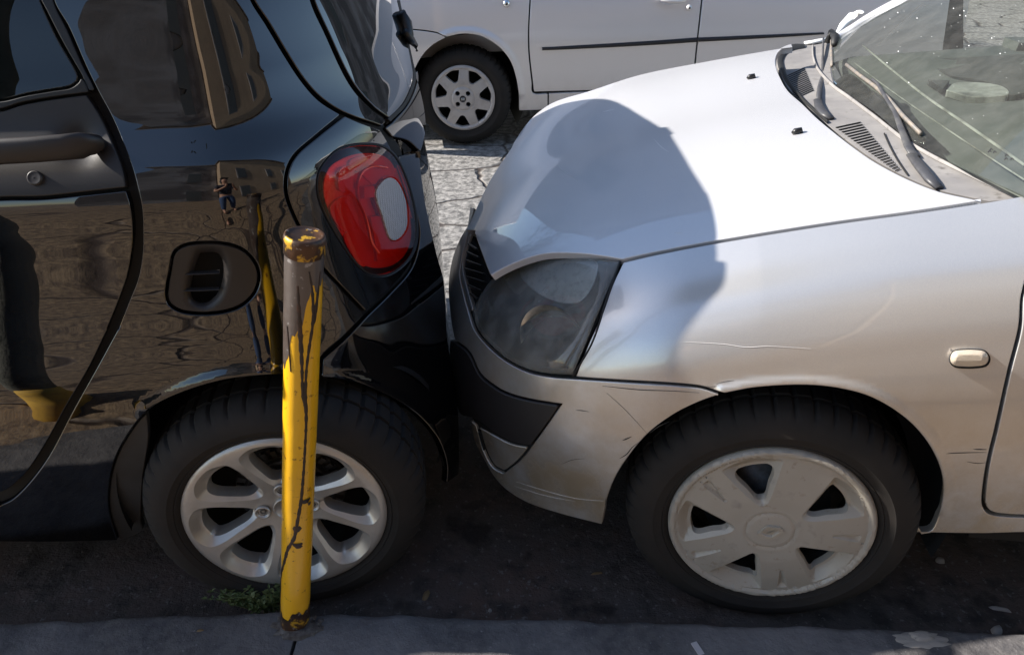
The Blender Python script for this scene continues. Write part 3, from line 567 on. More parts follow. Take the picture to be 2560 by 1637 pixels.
panel('bumper_shelf',SH,'T1 1834,646* 1900,650 1948,668 1976,712* 1918,716 1862,730*',M['black'],black,step=8,gap=.2,r=.6)
bumper=panel('rear_bumper',SF,'''T1 1864,734* 1918,722 1974,716* 1990,850 2006,960 2060,1200 2092,1320 T3 2112,50 2145,250 2162,400 2167,600 2165,690* 2095,740* 2100,660 2090,600 2050,508 1950,398 1800,310 1650,254 1512,234* 1518,146* 1625,50 T1 1722,1483* 1832,1375 1930,1258 1968,1112 1952,1000 1905,850''',M['black'],black,step=10,disp=flare('T3 1512,226 1650,246 1800,302 1950,390 2050,500 2090,600',.008,30))
panel('mudguard',SF,'T3 512,780 530,660 570,560 640,450 690,395* 700,520 675,700 664,900 672,955 562,1004* 520,880',M['greyflap'],black,step=12,off=-.012)
# rear wiper
rw=MB(); rw.tube([sp(SF,'T1',x,y,.03) for x,y in ((1880,60),(1902,110),(1915,165),(1922,190))],[.012,.016,.014,.010],8); rw.tube([sp(SF,'T1',x,y,.045) for x,y in ((1905,150),(1930,190),(1952,215),(1957,240))],[.008,.010,.006,.003],8); rw.build('rear_wiper',M['blacktrim'],black)
wheel(SM,SM.w(.002,-.014,.287),0,.292,black,'smart'); arch(SM,SM.w(0,.004,.30),.335,black,side=1,cut=.20,out=-.03,a0=-18,a1=190)
# rest of the black car: closed body inside the visible skin, and the roof above the picture
def ring(t0,t1,zb,zs,zr,ins): return [(t0+.04,zb),(t0+.02,zs-.1),(t0+.05,zs),(t0+ins*.6,(zs+zr)/2),(t0+ins,zr-.05),(t0+ins+.12,zr),(t1-ins-.12,zr),(t1-ins,zr-.05),(t1-ins*.6,(zs+zr)/2),(t1-.05,zs),(t1-.02,zs-.1),(t1-.04,zb)]
hull('body_structure',SM,[(-3.0,ring(.10,1.56,.25,.70,.85,.2)),(-2.5,ring(.06,1.60,.18,.80,.98,.2)),(-2.0,ring(.05,1.61,.18,.95,1.50,.25)),(-.9,ring(.05,1.61,.18,.95,1.545,.25)),(-.40,ring(.08,1.60,.25,.95,1.53,.25))],M['black'],black,True)
def gring(x,ts,zs,ct,zc):
    """rounded greenhouse section: side offset ts at the belt zs, corner inset ct at the roof zc"""
    h=[(ts,zs),(ts+(ct-ts)*.30,zs+(zc-zs)*.35),(ts+(ct-ts)*.62,zs+(zc-zs)*.70),(ct-.02,zs+(zc-zs)*.90),(ct+.06,zc-.012),(ct+.16,zc)]
    return (x,h+[(1.66-t,z) for t,z in h[::-1]])
hull('upper_body',SM,[gring(-.42,.09,1.0,.28,1.53),gring(-.25,.10,1.0,.29,1.52),gring(-.10,.12,1.0,.31,1.50),gring(0,.15,1.0,.34,1.455),gring(.06,.18,1.0,.37,1.41),gring(.12,.22,1.0,.42,1.335),gring(.18,.29,.98,.50,1.22),gring(.23,.38,.96,.62,1.06)],M['black'],black,True)
hull('body_structure',SM,[(-.40,ring(.40,1.60,.25,.80,.98,.06)),(-.10,ring(.40,1.58,.3,.80,.98,.06)),(.06,ring(.42,1.52,.3,.80,.98,.10)),(.20,ring(.50,1.40,.3,.76,.94,.10)),(.28,ring(.62,1.30,.3,.70,.86,.10))],M['shell'],black,True)
zz_=np.r_[np.linspace(.26,.90,20),np.linspace(.92,1.45,24)]; th_=np.linspace(.30,1.0,26); row=[]
for z in zz_:                                   # closed rear end of the car, rounded at both corners
    ts=float(hermite(z,[.10,.25,.38,.50,.58,.64,.72,.80,.88,.94,.985,1.03,1.08,1.16,1.28,1.40,1.52],[.075,.050,.030,.012,.002,-.004,.004,.010,.006,.000,-.001,.016,.054,.086,.124,.174,.25]))
    xr=float(hermite(z,[.15,.27,.40,.55,.66,.76,.86,.96,1.05,1.17,1.30,1.42,1.55],[.39,.405,.412,.412,.402,.388,.376,.364,.348,.316,.268,.205,.10])); dp=float(hermite(np.clip(z,.2,.75),[.20,.35,.55,.75],[.26,.42,.80,.86]))
    half=[]
    for u in np.sin(np.linspace(0,PI/2,22))*.999: tq=ts+dp*(1-math.sqrt(1-u**2.35)); kq=min(max((tq-.22)/.3,0),1); half.append((-.06+(xr+.06)*u-.014-.03*kq-.30*max(z-1.30,0),tq+.012+.012*kq+.22*max(z-1.30,0)))
    half=[(x,min(t,.83)) for x,t in half]; full=[(x,1.66-t) for x,t in half]+[(half[-1][0],.9+.0*0)]+[p for p in half[::-1] if p[1]>.42]
    full=[full[int(round(k))] for k in np.linspace(0,len(full)-1,30)]; row.append([SM.w(x,t,z) for x,t in full])
b=MB(); b.add([p for r in row for p in r],[(j*30+i,j*30+i+1,(j+1)*30+i+1,(j+1)*30+i) for j in range(len(row)-1) for i in range(29)]); b.build('rear_shell',M['black'],black)
# ---------------------------------------------------------------- silver car in front
CL=Car((.536,1.10,.3),-7)
silver=empty('parked_car','silver hatchback with sunlit bonnet, scuffed front bumper and dusty wheel cover','car',(CL.off[0],CL.off[1],0),CL.phi)
hx=[-.90,-.80,-.745,-.70,-.60,-.45,-.35,-.15,.10,.26,.6]; hz=[.43,.545,.605,.650,.725,.798,.836,.893,.955,.985,1.05]
def hoodz(x,t):
    t=np.asarray(t,float); x=np.asarray(x,float); return hermite(x,hx,hz)-np.where(t<.8,.046*((t-.80)/.65)**2,-.022*np.clip((t-.8)/.5,0,1)**2*(3-2*np.clip((t-.8)/.5,0,1)))-9*np.clip(t-1.52,0,9)-.012*np.exp(-((t-.14)/.09)**2)*np.clip((-.1-x)/.25,0,1)
def wing_f(x,t,z):
    s_=hoodz(x,.15)-z; T=hermite(s_,[-.10,0,.02,.05,.09,.14,.20,.28,.38,.50,.60,.72],[.60,.150,.104,.058,.022,-.003,-.015,-.023,-.018,-.006,.004,.014])
    xn=hermite(z,[.15,.22,.30,.38,.47,.55,.60,.66,.74,.85],[-.82,-.822,-.828,-.835,-.838,-.822,-.795,-.745,-.70,-.63])
    return t-T-corner((-.22-x)/(-.22-xn),.80,2.)
HF=Field(CL,lambda x,t,z:hoodz(x,t)-z); CF=Field(CL,wing_f)
hood_near='T2 2217,941* 1900,990 1500,1045 1000,1125 700,1181 517,1220* 420,1204 300,1192 180,1192 Z4 430,261 350,289 285,319 230,352*'
panel('underlying_shell',CF,'Z4 200,330* 240,365 350,305 450,275 560,262 700,270 800,285* T2 560,1225 700,1200 1000,1150 1500,1075 1900,1020 2200,975 2404,950 3980,800* T4 3980,900* 2408,925 2060,930* 2045,760 2030,650 1870,415 1715,318 1560,272 1380,255 1150,265 990,296 870,335 740,395 620,485 520,605 455,715 420,830 410,905* Z4 550,1425 400,1375 300,1310 215,1190 165,1095 150,1000 115,900 85,760* 110,560 160,480 190,380',M['shell'],silver,step=26,gap=0,r=.5,lip=.004,off=-.020)
bonnet=panel('bonnet',HF,'T2 0,668* 60,580 120,520 200,470 350,424 600,344 900,284 1240,224 1330,212* 1280,228 1252,250 1240,290 1258,350 1298,420 1366,482 1430,545 1500,604 1600,682 1700,752 1850,832 2000,892 2150,927 '+hood_near[3:]+' 200,280 152,150 Z1 1610,1120* T1 2176,1090* 2208,1022 2250,930 2290,850 2340,770 2395,690',M['silverlit'],silver,step=13)
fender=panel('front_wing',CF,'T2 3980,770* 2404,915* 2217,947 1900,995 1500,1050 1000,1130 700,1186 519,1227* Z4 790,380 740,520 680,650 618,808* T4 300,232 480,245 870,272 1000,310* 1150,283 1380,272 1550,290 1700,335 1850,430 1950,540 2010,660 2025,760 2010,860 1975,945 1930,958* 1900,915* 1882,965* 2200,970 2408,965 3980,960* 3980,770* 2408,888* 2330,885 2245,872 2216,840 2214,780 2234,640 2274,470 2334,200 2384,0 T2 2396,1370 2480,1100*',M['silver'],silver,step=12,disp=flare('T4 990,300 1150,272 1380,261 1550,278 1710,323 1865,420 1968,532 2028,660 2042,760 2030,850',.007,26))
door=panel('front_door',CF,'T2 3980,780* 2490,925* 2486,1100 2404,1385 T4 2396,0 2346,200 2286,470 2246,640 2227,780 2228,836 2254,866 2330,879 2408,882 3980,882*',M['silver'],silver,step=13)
strip_sp='Z4 40,640* 62,648 130,700 182,802 240,852 300,887 400,917 545,941* 482,1032 411,1127* 330,1110 250,1070 180,1020 133,998* 88,985 62,900 46,800 36,720'
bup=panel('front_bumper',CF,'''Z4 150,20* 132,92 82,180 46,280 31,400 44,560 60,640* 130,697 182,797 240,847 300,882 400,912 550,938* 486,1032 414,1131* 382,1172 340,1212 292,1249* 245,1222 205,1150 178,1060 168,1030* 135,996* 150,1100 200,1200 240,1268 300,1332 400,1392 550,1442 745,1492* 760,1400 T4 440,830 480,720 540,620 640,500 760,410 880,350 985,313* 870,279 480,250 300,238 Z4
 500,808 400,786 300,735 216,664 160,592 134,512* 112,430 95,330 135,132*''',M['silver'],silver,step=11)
panel('bumper_strip',CF,strip_sp,M['strip'],silver,step=10,off=.006,gap=.5,r=4)
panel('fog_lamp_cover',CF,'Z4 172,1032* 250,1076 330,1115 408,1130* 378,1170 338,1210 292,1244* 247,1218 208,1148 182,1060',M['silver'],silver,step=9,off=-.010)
panel('fog_lamp_slot',CF,'Z4 172,1050* 192,1075 200,1150 208,1195* 185,1150',M['dark'],silver,step=9,off=-.004,gap=0,r=.5)
panel('grille_recess',CF,'Z4 150,150* 190,270 232,352 205,400 150,500* 118,380 103,300 128,205',M['dark'],silver,step=9,off=-.03,gap=0,r=.5)
gr=None
for i in range(7):
    y=205+i*38; a=133-i*5 if i<3 else 118+(i-3)*8; b=165+i*11 if i<4 else 205-(i-4)*16
    ribbon('grille_slat',CF,'Z4 %d,%d %d,%d'%(a+4,y,b+8,y+26),7,M['blacktrim'],silver,off=-.010,h=.008)
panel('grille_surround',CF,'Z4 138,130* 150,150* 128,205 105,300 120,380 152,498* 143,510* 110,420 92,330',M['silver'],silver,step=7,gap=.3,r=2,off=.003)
# headlamp
lens_sp='Z4 828,279* 700,258 560,251 450,265 350,298 240,358 190,420 145,510* 168,588 222,657 300,726 400,776 500,797 610,804*'
def ldome(X,pl=smooth_poly(tr(lens_sp),True,12)): return .010*(1-(1-np.clip(dist_poly(X,pl)/40,0,1))**2)**.5
lens=panel('headlamp',CF,lens_sp,M['lampglass'],silver,step=10,off=-.002,disp=ldome,gap=.8,r=2,lip=.03)
panel('headlamp_bowl',CF,lens_sp,M['lampbowl'],lens,step=13,off=-.052,gap=1,r=1,lip=.0)
panel('lamp_edge_band',CF,'Z4 824,287* 768,282* 745,400 700,520 640,660 575,800* 606,801* 700,600 770,440',M['blacktrim'],lens,step=8,off=-.006,gap=.3,r=1)
ind='Z4 357,296 372,350 430,415 515,462 600,477 650,463 700,400 727,312 716,285 640,266 560,258 450,272'
panel('turn_signal',CF,ind,mat('frosted_signal',(.82,.82,.79),.35,.3,.5,noise=[(60,.5,.7,(.5,.5,.48))]),lens,step=9,off=-.016,gap=1,r=2)
ribbon('signal_rim',CF,ind+' 357,296',3.0,M['chrome'],lens,off=-.014,h=.004)
hl=CF.p([[1100+500/1.8333,500+655/1.8333]],-.02)[0]; fr=frame(hl,np.array([-.55,-.80,.12]))
b=MB(); b.lathe([(.078,-.010),(.072,-.012),(.066,-.018),(.045,-.036),(.020,-.044),(.001,-.044)],fr,64); b.build('beam_reflector',mat('hazy_reflector',(.62,.60,.55),.30,.8,noise=[(22,.4,.65,(.30,.29,.26))]),lens)
b=MB(); b.lathe([(.012,-.044),(.012,-.012),(.009,-.006),(.001,-.005)],fr,20); b.build('bulb_shade',M['blacktrim'],lens)
ribbon('headlamp_gasket',CF,'Z4 610,806 700,650 770,440 826,283',5,M['rubber'],silver,off=-.001,h=.003)
# side repeater
rp=panel('side_repeater',CF,'T4 2062,130 2080,108 2130,101 2180,101 2225,108 2243,130 2243,155 2225,176 2180,184 2130,185 2080,180 2060,160',mat('repeater_lens',(.62,.53,.42),.12,0,1,bump=(300,.6,.001)),silver,step=6,gap=.2,r=3,off=.007,disp=lambda X:.006*np.clip(dist_poly(X,smooth_poly(tr('T4 2062,130 2080,108 2130,101 2180,101 2225,108 2243,130 2243,155 2225,176 2180,184 2130,185 2080,180 2060,160'),True,6))/14,0,1))
ribbon('repeater_rim',CF,'T4 2062,130 2080,108 2130,101 2180,101 2225,108 2243,130 2243,155 2225,176 2180,184 2130,185 2080,180 2060,160 2062,130',3,M['rubber'],rp,off=0,h=.004)
wheel(CL,CL.w(-.006,-.012,.287),math.radians(2.5),.296,silver,'clio'); arch(CL,CL.w(0.0,.006,.30),.345,silver,side=-1,cut=.10,out=-.03,a0=-12,a1=195)
fl=MB()
lp=[]
for a in np.linspace(-14,38,22):
    for (rr_,tt) in ((.300,.14),(.345,.14),(.348,.016)): lp.append(CL.w(rr_*math.cos(math.radians(a)),tt,.3+rr_*math.sin(math.radians(a))))
fl.add(lp,[(3*i+j,3*i+j+1,3*i+j+4,3*i+j+3) for i in range(21) for j in range(2)]); fl.build('arch_liner',M['liner'],silver)
M['scuff']=mat('dark_scuff',(.05,.045,.04),.7); M['scratch']=mat('pale_scratch',(.75,.74,.72),.5)
for par,fl_,sp_,w_,mm in [(fender,CF,'T4 2008,592 2100,587 2232,584',1.6,'scuff'),(fender,CF,'T4 2170,570 2232,571',2.2,'scuff'),(fender,CF,'T4 2140,628 2190,636 2228,632',1.2,'scuff'),(bup,CF,'T4 505,613 540,592 565,560 592,540',2.4,'scuff'),
  (bup,CF,'T4 645,495 690,462 742,438',1.6,'scuff'),(fender,CF,'T4 890,272 940,276 985,268 1040,256',1.2,'scuff'),(fender,CF,'T4 960,262 1010,250 1090,243',1.2,'scuff'),(bup,CF,'T4 232,640 280,620 342,613',1.0,'scuff'),(bup,CF,'T4 300,386 330,388 362,393',1.4,'scuff'),
  (bup,CF,'T4 520,528 545,518 562,510',3.0,'scuff'),(bup,CF,'T4 441,800 443,825 440,852',2.6,'scuff'),(bup,CF,'T4 425,272 600,290 760,296 880,304',1.8,'scuff'),(bup,CF,'T4 445,305 520,372 590,445 636,497',.8,'scuff'),
  (fender,CF,'T4 790,64 1000,76 1100,90 1200,85 1320,91 1405,97',1.3,'scratch'),(bup,CF,'T4 20,722 150,762 300,800 430,812',.9,'scratch'),(bup,CF,'T4 10,742 150,785 300,815',.7,'scratch'),
  (bonnet,HF,'T2 668,655 700,690 744,720',1.6,'scratch'),(bonnet,HF,'T2 206,742 226,790 312,850',.9,'scratch'),(bonnet,HF,'T2 425,528 452,520 482,515',1.4,'scratch'),(bonnet,HF,'T2 760,1093 800,1092',1.2,'scratch')]:
    ribbon('scuff_mark' if mm=='scuff' else 'scratch',fl_,sp_,[w_*.3,w_,w_*1.2,w_*.7,w_*.3],M[mm],par,off=.0006,h=.0003,n=3,disp=None)
# washer nozzles
for x,y in ((1112,372),(1325,630)):
    q=MB(); b0=sp(HF,'T2',x,y,0); ex=CL.ex
    q.tube([b0-ex*.004,b0+ex*.002+np.array([0,0,.006]),b0+ex*.012+np.array([0,0,.010]),b0+ex*.017+np.array([0,0,.002])],[.005,.0075,.006,.003],10); q.build('washer_nozzle',M['blacktrim'],silver)
# windscreen, scuttle, wipers
def xb(t): return .262+.050*((np.asarray(t)-.80)/.67)**2
GF=Field(CL,lambda x,t,z:t*0+.945+.74*(x-xb(t))-.10*np.clip(x-xb(t),0,9)**2-z)
KF=Field(CL,lambda x,t,z:.935+.10*(x-xb(t))-z)
panel('scuttle_panel',KF,'T2 1334,212* 1282,228 1254,250 1242,290 1258,350 1298,420 1366,482 1430,545 1500,604 1600,682 1700,752 1850,832 2000,892 2150,927 2240,945* T2 2900,900* T2 2900,880* Z3 1955,1470* 1500,1260 1270,1140 1060,1020 850,850 650,715 545,610 525,400 560,285* 480,290 330,335*'.replace('T2 2240,945* T2 2900,900* T2 2900,880*','')+'',M['cowl'],silver,step=10,gap=.2,r=1.5,off=-.004)
ribbon('scuttle_seal',KF,'Z3 330,345 240,355 175,395 150,450 165,520 215,620 320,745 400,820 500,910',[9,16,16,13,9,7,6,6,5],M['rubber'],silver,off=.001,h=.006)
for i in range(14):
    y=510+i*12.5; ribbon('intake_slot',KF,'Z3 %f,%f %f,%f'%(190+i*5.5,y+60,330+i*5.2,y-4),4.0/2.96*1.0,M['dark'],silver,off=.0,h=.002)
for i in range(21):
    f=i/20; ribbon('intake_slot',KF,'Z3 %f,%f %f,%f'%(560+f*440,948+f*330-f*f*10,745+f*290,908+f*345),5.2/2.96,M['dark'],silver,off=.0,h=.002)
ribbon('scuttle_groove',KF,'Z3 920,990 960,1080 1020,1190 1095,1300',4,M['dark'],silver,off=.0,h=.002)
ribbon('screen_edge_trim',KF,'Z3 390,345 395,430 430,520 540,640 650,720 850,870 1060,1035 1270,1160 1500,1275 1955,1490',5,M['cowl'],silver,off=.002,h=.006)
screen=panel('windscreen',GF,'Z3 572,285* 600,258 780,145 1060,-5 1955,-400 3400,-400* 3400,2000* 1955,1450 1500,1240 1270,1128 1060,1010 850,835 650,700 545,600 530,400',M['screen'],silver,step=24,gap=.3,r=1,off=0)
panel('screen_black_band',GF,'Z3 552,605* 640,545 700,560 850,690 1000,840 1180,1000 1230,1075* 1060,1000 850,822 650,690',M['frit'],silver,step=9,gap=.2,r=.4,off=-.006)
ribbon('windscreen_pillar',GF,'Z3 560,300 600,262 690,205 780,145 900,75 1060,-8 1400,-200',[3,4,5,5,6,7,7],M['silverlit'],silver,off=.0,h=.012)
def wiper(armpts,armw,bl,cap_,lab=None):
    a=bpy.data.objects.new('wiper',None); col.objects.link(a); a.parent=silver; a.empty_display_size=.1
    m_=MB(); m_.tube([sp(GF if o>=0 else KF,'Z3',x,y,abs(o)) for x,y,o in armpts],[(w_,.004) for w_ in armw],10,flat=(0,0,1)); m_.build('wiper_arm',M['wiper'],a)
    m_=MB(); m_.tube([sp(GF,'Z3',x,y,.018) for x,y in bl],[(.0045,.005)]*len(bl),8); m_.build('wiper_blade',M['blade'],a)
    m_=MB(); m_.tube([sp(GF,'Z3',x,y,.006) for x,y in bl],[(.002,.007)]*len(bl),6); m_.build('blade_rubber',M['rubber'],a)
    m_=MB(); m_.tube([sp(KF,'Z3',x,y,o) for x,y,o in cap_],[(.010,.005),(.0115,.007),(.011,.007),(.009,.005)],14,flat=(0,0,1)); m_.build('pivot_cap',M['wiper'],a)
    return a
wiper([(470,285,.022),(465,400,.022),(462,560,.02),(440,650,-.024),(432,750,-.026)],[.003,.0035,.005,.006,.007],[(530,300),(528,360),(530,430),(532,490)],[(425,745,.024),(440,800,.026),(480,850,.024),(530,880,.006)])
wiper([(830,590,.026),(870,620,.026),(930,720,.024),(1000,830,.022),(1050,960,.02),(1100,1090,.02),(1150,1160,.022)],[.0035,.004,.005,.006,.008,.0095,.011],[(640,480),(740,560),(850,640),(940,720),(1060,860),(1190,990)],[(1120,1150,.020),(1190,1240,.022),(1260,1330,.020),(1330,1395,.002)])
m_=MB(); m_.tube([sp(KF,'Z3',x,y,.03) for x,y in ((330,320),(380,316),(440,305),(500,290))],[(.012,.005),(.016,.006),(.016,.006),(.006,.006)],8,flat=(0,0,1))
m_.tube([sp(GF,'Z3',x,y,.03) for x,y in ((560,265),(620,180),(690,110),(740,90),(765,100))],[(.004,.005),(.014,.006),(.022,.007),(.016,.006),(.004,.004)],8); kn=m_.build('ribbon_bow',M['white'])
tag(kn,'small white ribbon tied round the tip of the farther wiper','ribbon')
m_=MB(); m_.tube([sp(GF,'Z3',x,y,.035) for x,y in ((505,300),(530,250),(560,280),(550,330))],[.012,.016,.014,.010],8); m_.build('knot',M['rubber'],kn)
# cabin seen through the windscreen
dash=MB(); ds=[]
for x,z in ((.30,.90),(.36,.925),(.55,.955),(.80,.985),(.95,.985),(1.02,.95),(1.04,.80)):
    ds.append([CL.w(x+(.03*((t-.8)/.6)**2),t,z+.012*math.sin(t*9+x*5)+.035*math.exp(-((t-.45)/.17)**2)*(x>.7)) for t in np.linspace(.12,1.5,24)])
dash.add([p for r in ds for p in r],[(j*24+i,j*24+i+1,(j+1)*24+i+1,(j+1)*24+i) for j in range(len(ds)-1) for i in range(23)]); dash.build('dashboard',M['dash'],silver)
DF=Field(CL,lambda x,t,z:hermite(x,[.2,.30,.36,.55,.80,.95,1.02,1.1],[.86,.895,.925,.955,.985,.985,.95,.9])+.006-z)
panel('dash_tray',DF,'Z3 1180,430 1400,425 1955,395 2300,380* 2300,660* 1955,690 1850,705 1750,640 1600,592 1400,560 1250,480',M['seat'],silver,step=14,gap=.3,r=2)
panel('dash_pad',DF,'Z3 1370,670* 1430,610 1560,600 1760,620 1840,660 1845,700 1740,718 1560,722',M['lampbowl'],silver,step=12,gap=.3,r=3,off=.002)
panel('dash_tray',DF,'Z3 1240,588* 1410,592* 1355,662*',M['seat'],silver,step=10,gap=.3,r=1,off=.001)
ribbon('dash_edge_reflection',DF,'Z3 760,340 1000,540 1250,735 1550,940 1955,1225',[3,4,5,5,5],M['lampbowl'],silver,off=.001,h=.004)  # pale lines painted in for the dash edge mirrored in the glass
ribbon('dash_edge_reflection',DF,'Z3 700,470 950,660 1180,822 1600,1105 1955,1335',2.0,M['lampbowl'],silver,off=.001,h=.003)
sk_=MB(); rg_=random.Random(3)
for k in range(60):
    x=rg_.uniform(600,1955); y=rg_.uniform(20,1000)
    if y>290+(x-560)*.62 or y<270-(x-600)*.55: continue
    a_,b_,c_=TT['Z3']; q0=np.array([[a_+x/c_,b_+y/c_]]); rr_=rg_.choice((.45,.5,.6,.7,1.2)); th=np.linspace(0,2*PI,7)[:-1]; X=q0+np.c_[np.cos(th)*rr_*1.3,np.sin(th)*rr_]; sk_.add(list(GF.p(X,.0012)),[(0,1,2,3,4,5)])
o_=sk_.build('dust_speck',M['white'],silver,False); o_['kind']='stuff'
for cx,cy in ((1712,1108),(1700,1122),(1738,1126),(1826,1150),(1822,1176),(1866,1178)):
    ribbon('screen_symbol',GF,'Z3 %d,%d %d,%d %d,%d'%(cx-12,cy+8,cx,cy-8,cx+12,cy+4),3.2,M['strip'],silver,off=.001,h=.0005,n=3)
for t in (.42,1.15):
    s_=MB(); s_.tube([CL.w(1.65,t,.55),CL.w(1.72,t,.85),CL.w(1.80,t,1.12)],[(.25,.06),(.24,.07),(.20,.05)],16,flat=(0,0,1)); s_.tube([CL.w(1.81,t,1.14),CL.w(1.83,t,1.24),CL.w(1.84,t,1.30)],[(.11,.05),(.13,.06),(.09,.04)],14); s_.build('seat',M['seat'],silver)
sw=MB(); cw=CL.w(1.13,.45,1.02); ax=CL.ex*.85+np.array([0,0,.45]); fw=frame(cw,ax)
sw.tube([cw+fw[1]*.185*math.cos(a)+fw[2]*.185*math.sin(a) for a in np.linspace(0,2*PI,41)],.015,10,cap=False)
sw.tube([cw-fw[1]*.18,cw-fw[1]*.05,cw+fw[1]*.05,cw+fw[1]*.18],[(.02,.01),(.05,.02),(.05,.02),(.02,.01)],10); sw.build('steering_wheel',M['dash'],silver)
hull('cabin_floor',CL,[(.35,[(.1,.3),(.1,.8),(1.5,.8),(1.5,.3)]),(1.0,[(.1,.3),(.1,.6),(1.5,.6),(1.5,.3)]),(2.9,[(.1,.3),(.1,.6),(1.5,.6),(1.5,.3)])],M['seat'],silver)
# closed body inside the visible skin
def nose(x,t0,t1,zb,zt): return (x,[(t0,zb),(t0-.02,(zb+zt)/2),(t0+.03,zt-.06),(t0+.12,zt),(t1-.12,zt),(t1-.03,zt-.06),(t1+.02,(zb+zt)/2),(t1,zb)])
hull('body_structure',CL,[nose(-.68,.55,1.25,.30,.50),nose(-.58,.40,1.38,.25,.58),nose(-.46,.40,1.42,.22,.66),nose(-.20,.45,1.45,.22,.76),nose(.33,.45,1.45,.22,.84)],M['shell'],silver,True)
hull('far_side',CL,[nose(-.72,1.0,1.16,.25,.52),nose(-.55,1.2,1.40,.2,.60),nose(-.2,1.3,1.54,.2,.76),nose(.3,1.3,1.57,.2,.86),nose(2.8,1.3,1.57,.2,.9)],M['silverlit'],silver,True)
hull('side_structure',CL,[nose(.42,.06,.18,.24,.86),nose(2.8,.06,.18,.24,.86)],M['shell'],silver,True)
hull('rear_body',CL,[nose(2.3,.2,1.4,.3,.9),nose(2.8,.3,1.3,.3,1.0)],M['silverlit'],silver,True)
hull('far_door_trim',CL,[(.85,[(1.44,.5),(1.42,.9),(1.40,1.0),(1.50,1.0),(1.5,.5)]),(2.8,[(1.44,.5),(1.42,.9),(1.40,1.02),(1.50,1.02),(1.5,.5)])],M['dash'],silver)
hull('roof',CL,[(1.25,[(.28,1.36),(.5,1.40),(1.1,1.40),(1.32,1.36),(1.1,1.43),(.5,1.43)]),(2.6,[(.30,1.36),(.5,1.40),(1.1,1.40),(1.30,1.36),(1.1,1.44),(.5,1.44)])],M['silverlit'],silver,True)
# ---------------------------------------------------------------- silver car across the street
FI=Car((-.295,4.55,.29),7)
fiat=empty('parked_car','silver hatchback across the lane with black rub strips and seven spoke wheel cover','car',(FI.off[0],FI.off[1],0),FI.phi)
FF=Field(FI,lambda x,t,z:t-hermite(z,[.1,.22,.32,.45,.55,.62,.72,.82,.95,1.2],[.05,.022,.008,-.004,-.016,-.024,-.016,.004,.05,.20])-.10*np.clip(-x-.15,0,3)**2,3.6,8)
panel('underlying_shell',FF,'Z2 -800,-400* -800,1000* 200,1000* 215,680 290,510 400,410 520,345 680,312 835,327 965,385 1075,478 1155,592 1205,750 1225,900 1235,1060* 1500,1050 5500,1010* 5500,-400*',M['shell'],fiat,step=16,gap=0,r=.5,off=-.02,lip=.004)
panel('front_wing',FF,'Z2 -800,-900* 1360,-900* 1345,-300 1326,0 1311,300 1316,520 1346,800 1358,897 1500,902* 1502,1040* 1450,1060 1222,1070* 1217,900 1192,750 1142,600 1062,490 952,400 832,345 680,330 530,358* 420,311 170,279 -800,200*',M['silver2'],fiat,step=7,gap=.6,r=1.6,bstep=5,disp=flare('Z2 300,510 400,412 530,343 680,313 835,328 965,385 1075,478 1155,592 1205,750 1228,900',.012,18))
panel('front_bumper',FF,'Z2 -800,206* 170,287 420,319 525,362* 400,430 300,530 225,660 200,760* 150,1000 -800,1000*',M['silver2'],fiat,step=7,gap=.6,r=1.6,bstep=5)
panel('front_door',FF,'Z2 1370,-900* 1355,-300 1336,0 1321,300 1326,520 1356,800 1366,889* 1890,876 2360,868* T2 846,440* 858,300 870,180 889,0 920,-300*',M['silver2'],fiat,step=9,gap=.6,r=1.6,bstep=5,disp=lambda X:-.006*np.exp(-((X[:,1]-(262-.046*X[:,0]+40))/14)**2))
panel('rear_door',FF,'T2 926,-300* 895,0 875,180 863,300 852,440* 2000,400* 2100,-300*',M['silver2'],fiat,step=11,gap=.6,r=1.6,bstep=6)
panel('sill',FF,'Z2 1510,902* 1890,886 2400,876* 5500,800* 5500,980* 2400,1030 1890,1045 1508,1040*',M['silver2'],fiat,step=8,gap=.4,r=1.5,bstep=5)
ribbon('rub_strip',FF,'T2 141,230 200,228 500,212 700,200 868,188',[7.5,9,10,11,11.5],M['strip'],fiat,off=0,h=.012)
ribbon('rub_strip',FF,'T2 872,188 1000,182 1200,172 1350,164 1462,158',[11,10,9,7.5,5],M['strip'],fiat,off=0,h=.012)
for nm,f,x,y,r_,mm in (('side_repeater','Z2',1100,38,.021,'clear'),('door_lock','T2',830,37,.017,'silver2')):
    c_=sp(FF,f,x,y,.0); q=MB(); q.lathe([(r_,-.002),(r_,.004),(r_*.8,.012),(r_*.4,.017),(.001,.018)],frame(c_,-FI.ey),26); o_=q.build(nm,M['chrome'] if mm=='clear' else M[mm],fiat)
    q=MB(); q.lathe([(r_*.35,.0165 if mm=='clear' else .018),(r_*.3,.0195),(.001,.020)],frame(c_,-FI.ey),14); q.build('keyhole' if mm!='clear' else 'bulb',M['blacktrim'],o_)
q=MB(); q.tube([sp(FF,'T2',x,y,o) for x,y,o in ((692,-22,.0),(705,-2,.03),(740,8,.038),(790,8,.038),(815,-4,.03),(822,-22,.0))],[.012,.014,.013,.013,.014,.012],10); q.build('door_handle',M['silver2'],fiat)
wheel(FI,FI.w(0,.02,.295),math.radians(9),.292,fiat,'fiat',rot=61); arch(FI,FI.w(.015,.016,.30),.365,fiat,out=-.02,a0=-30,a1=210)
hull('body_structure',FI,[nose(-.75,.40,1.2,.25,.55),nose(-.42,.25,1.4,.25,.72),nose(-.4,.45,1.45,.25,.80),nose(.38,.45,1.45,.25,.92),nose(.40,.08,1.55,.2,.90),nose(3.2,.08,1.55,.2,.95)],M['silver2'],fiat,True)
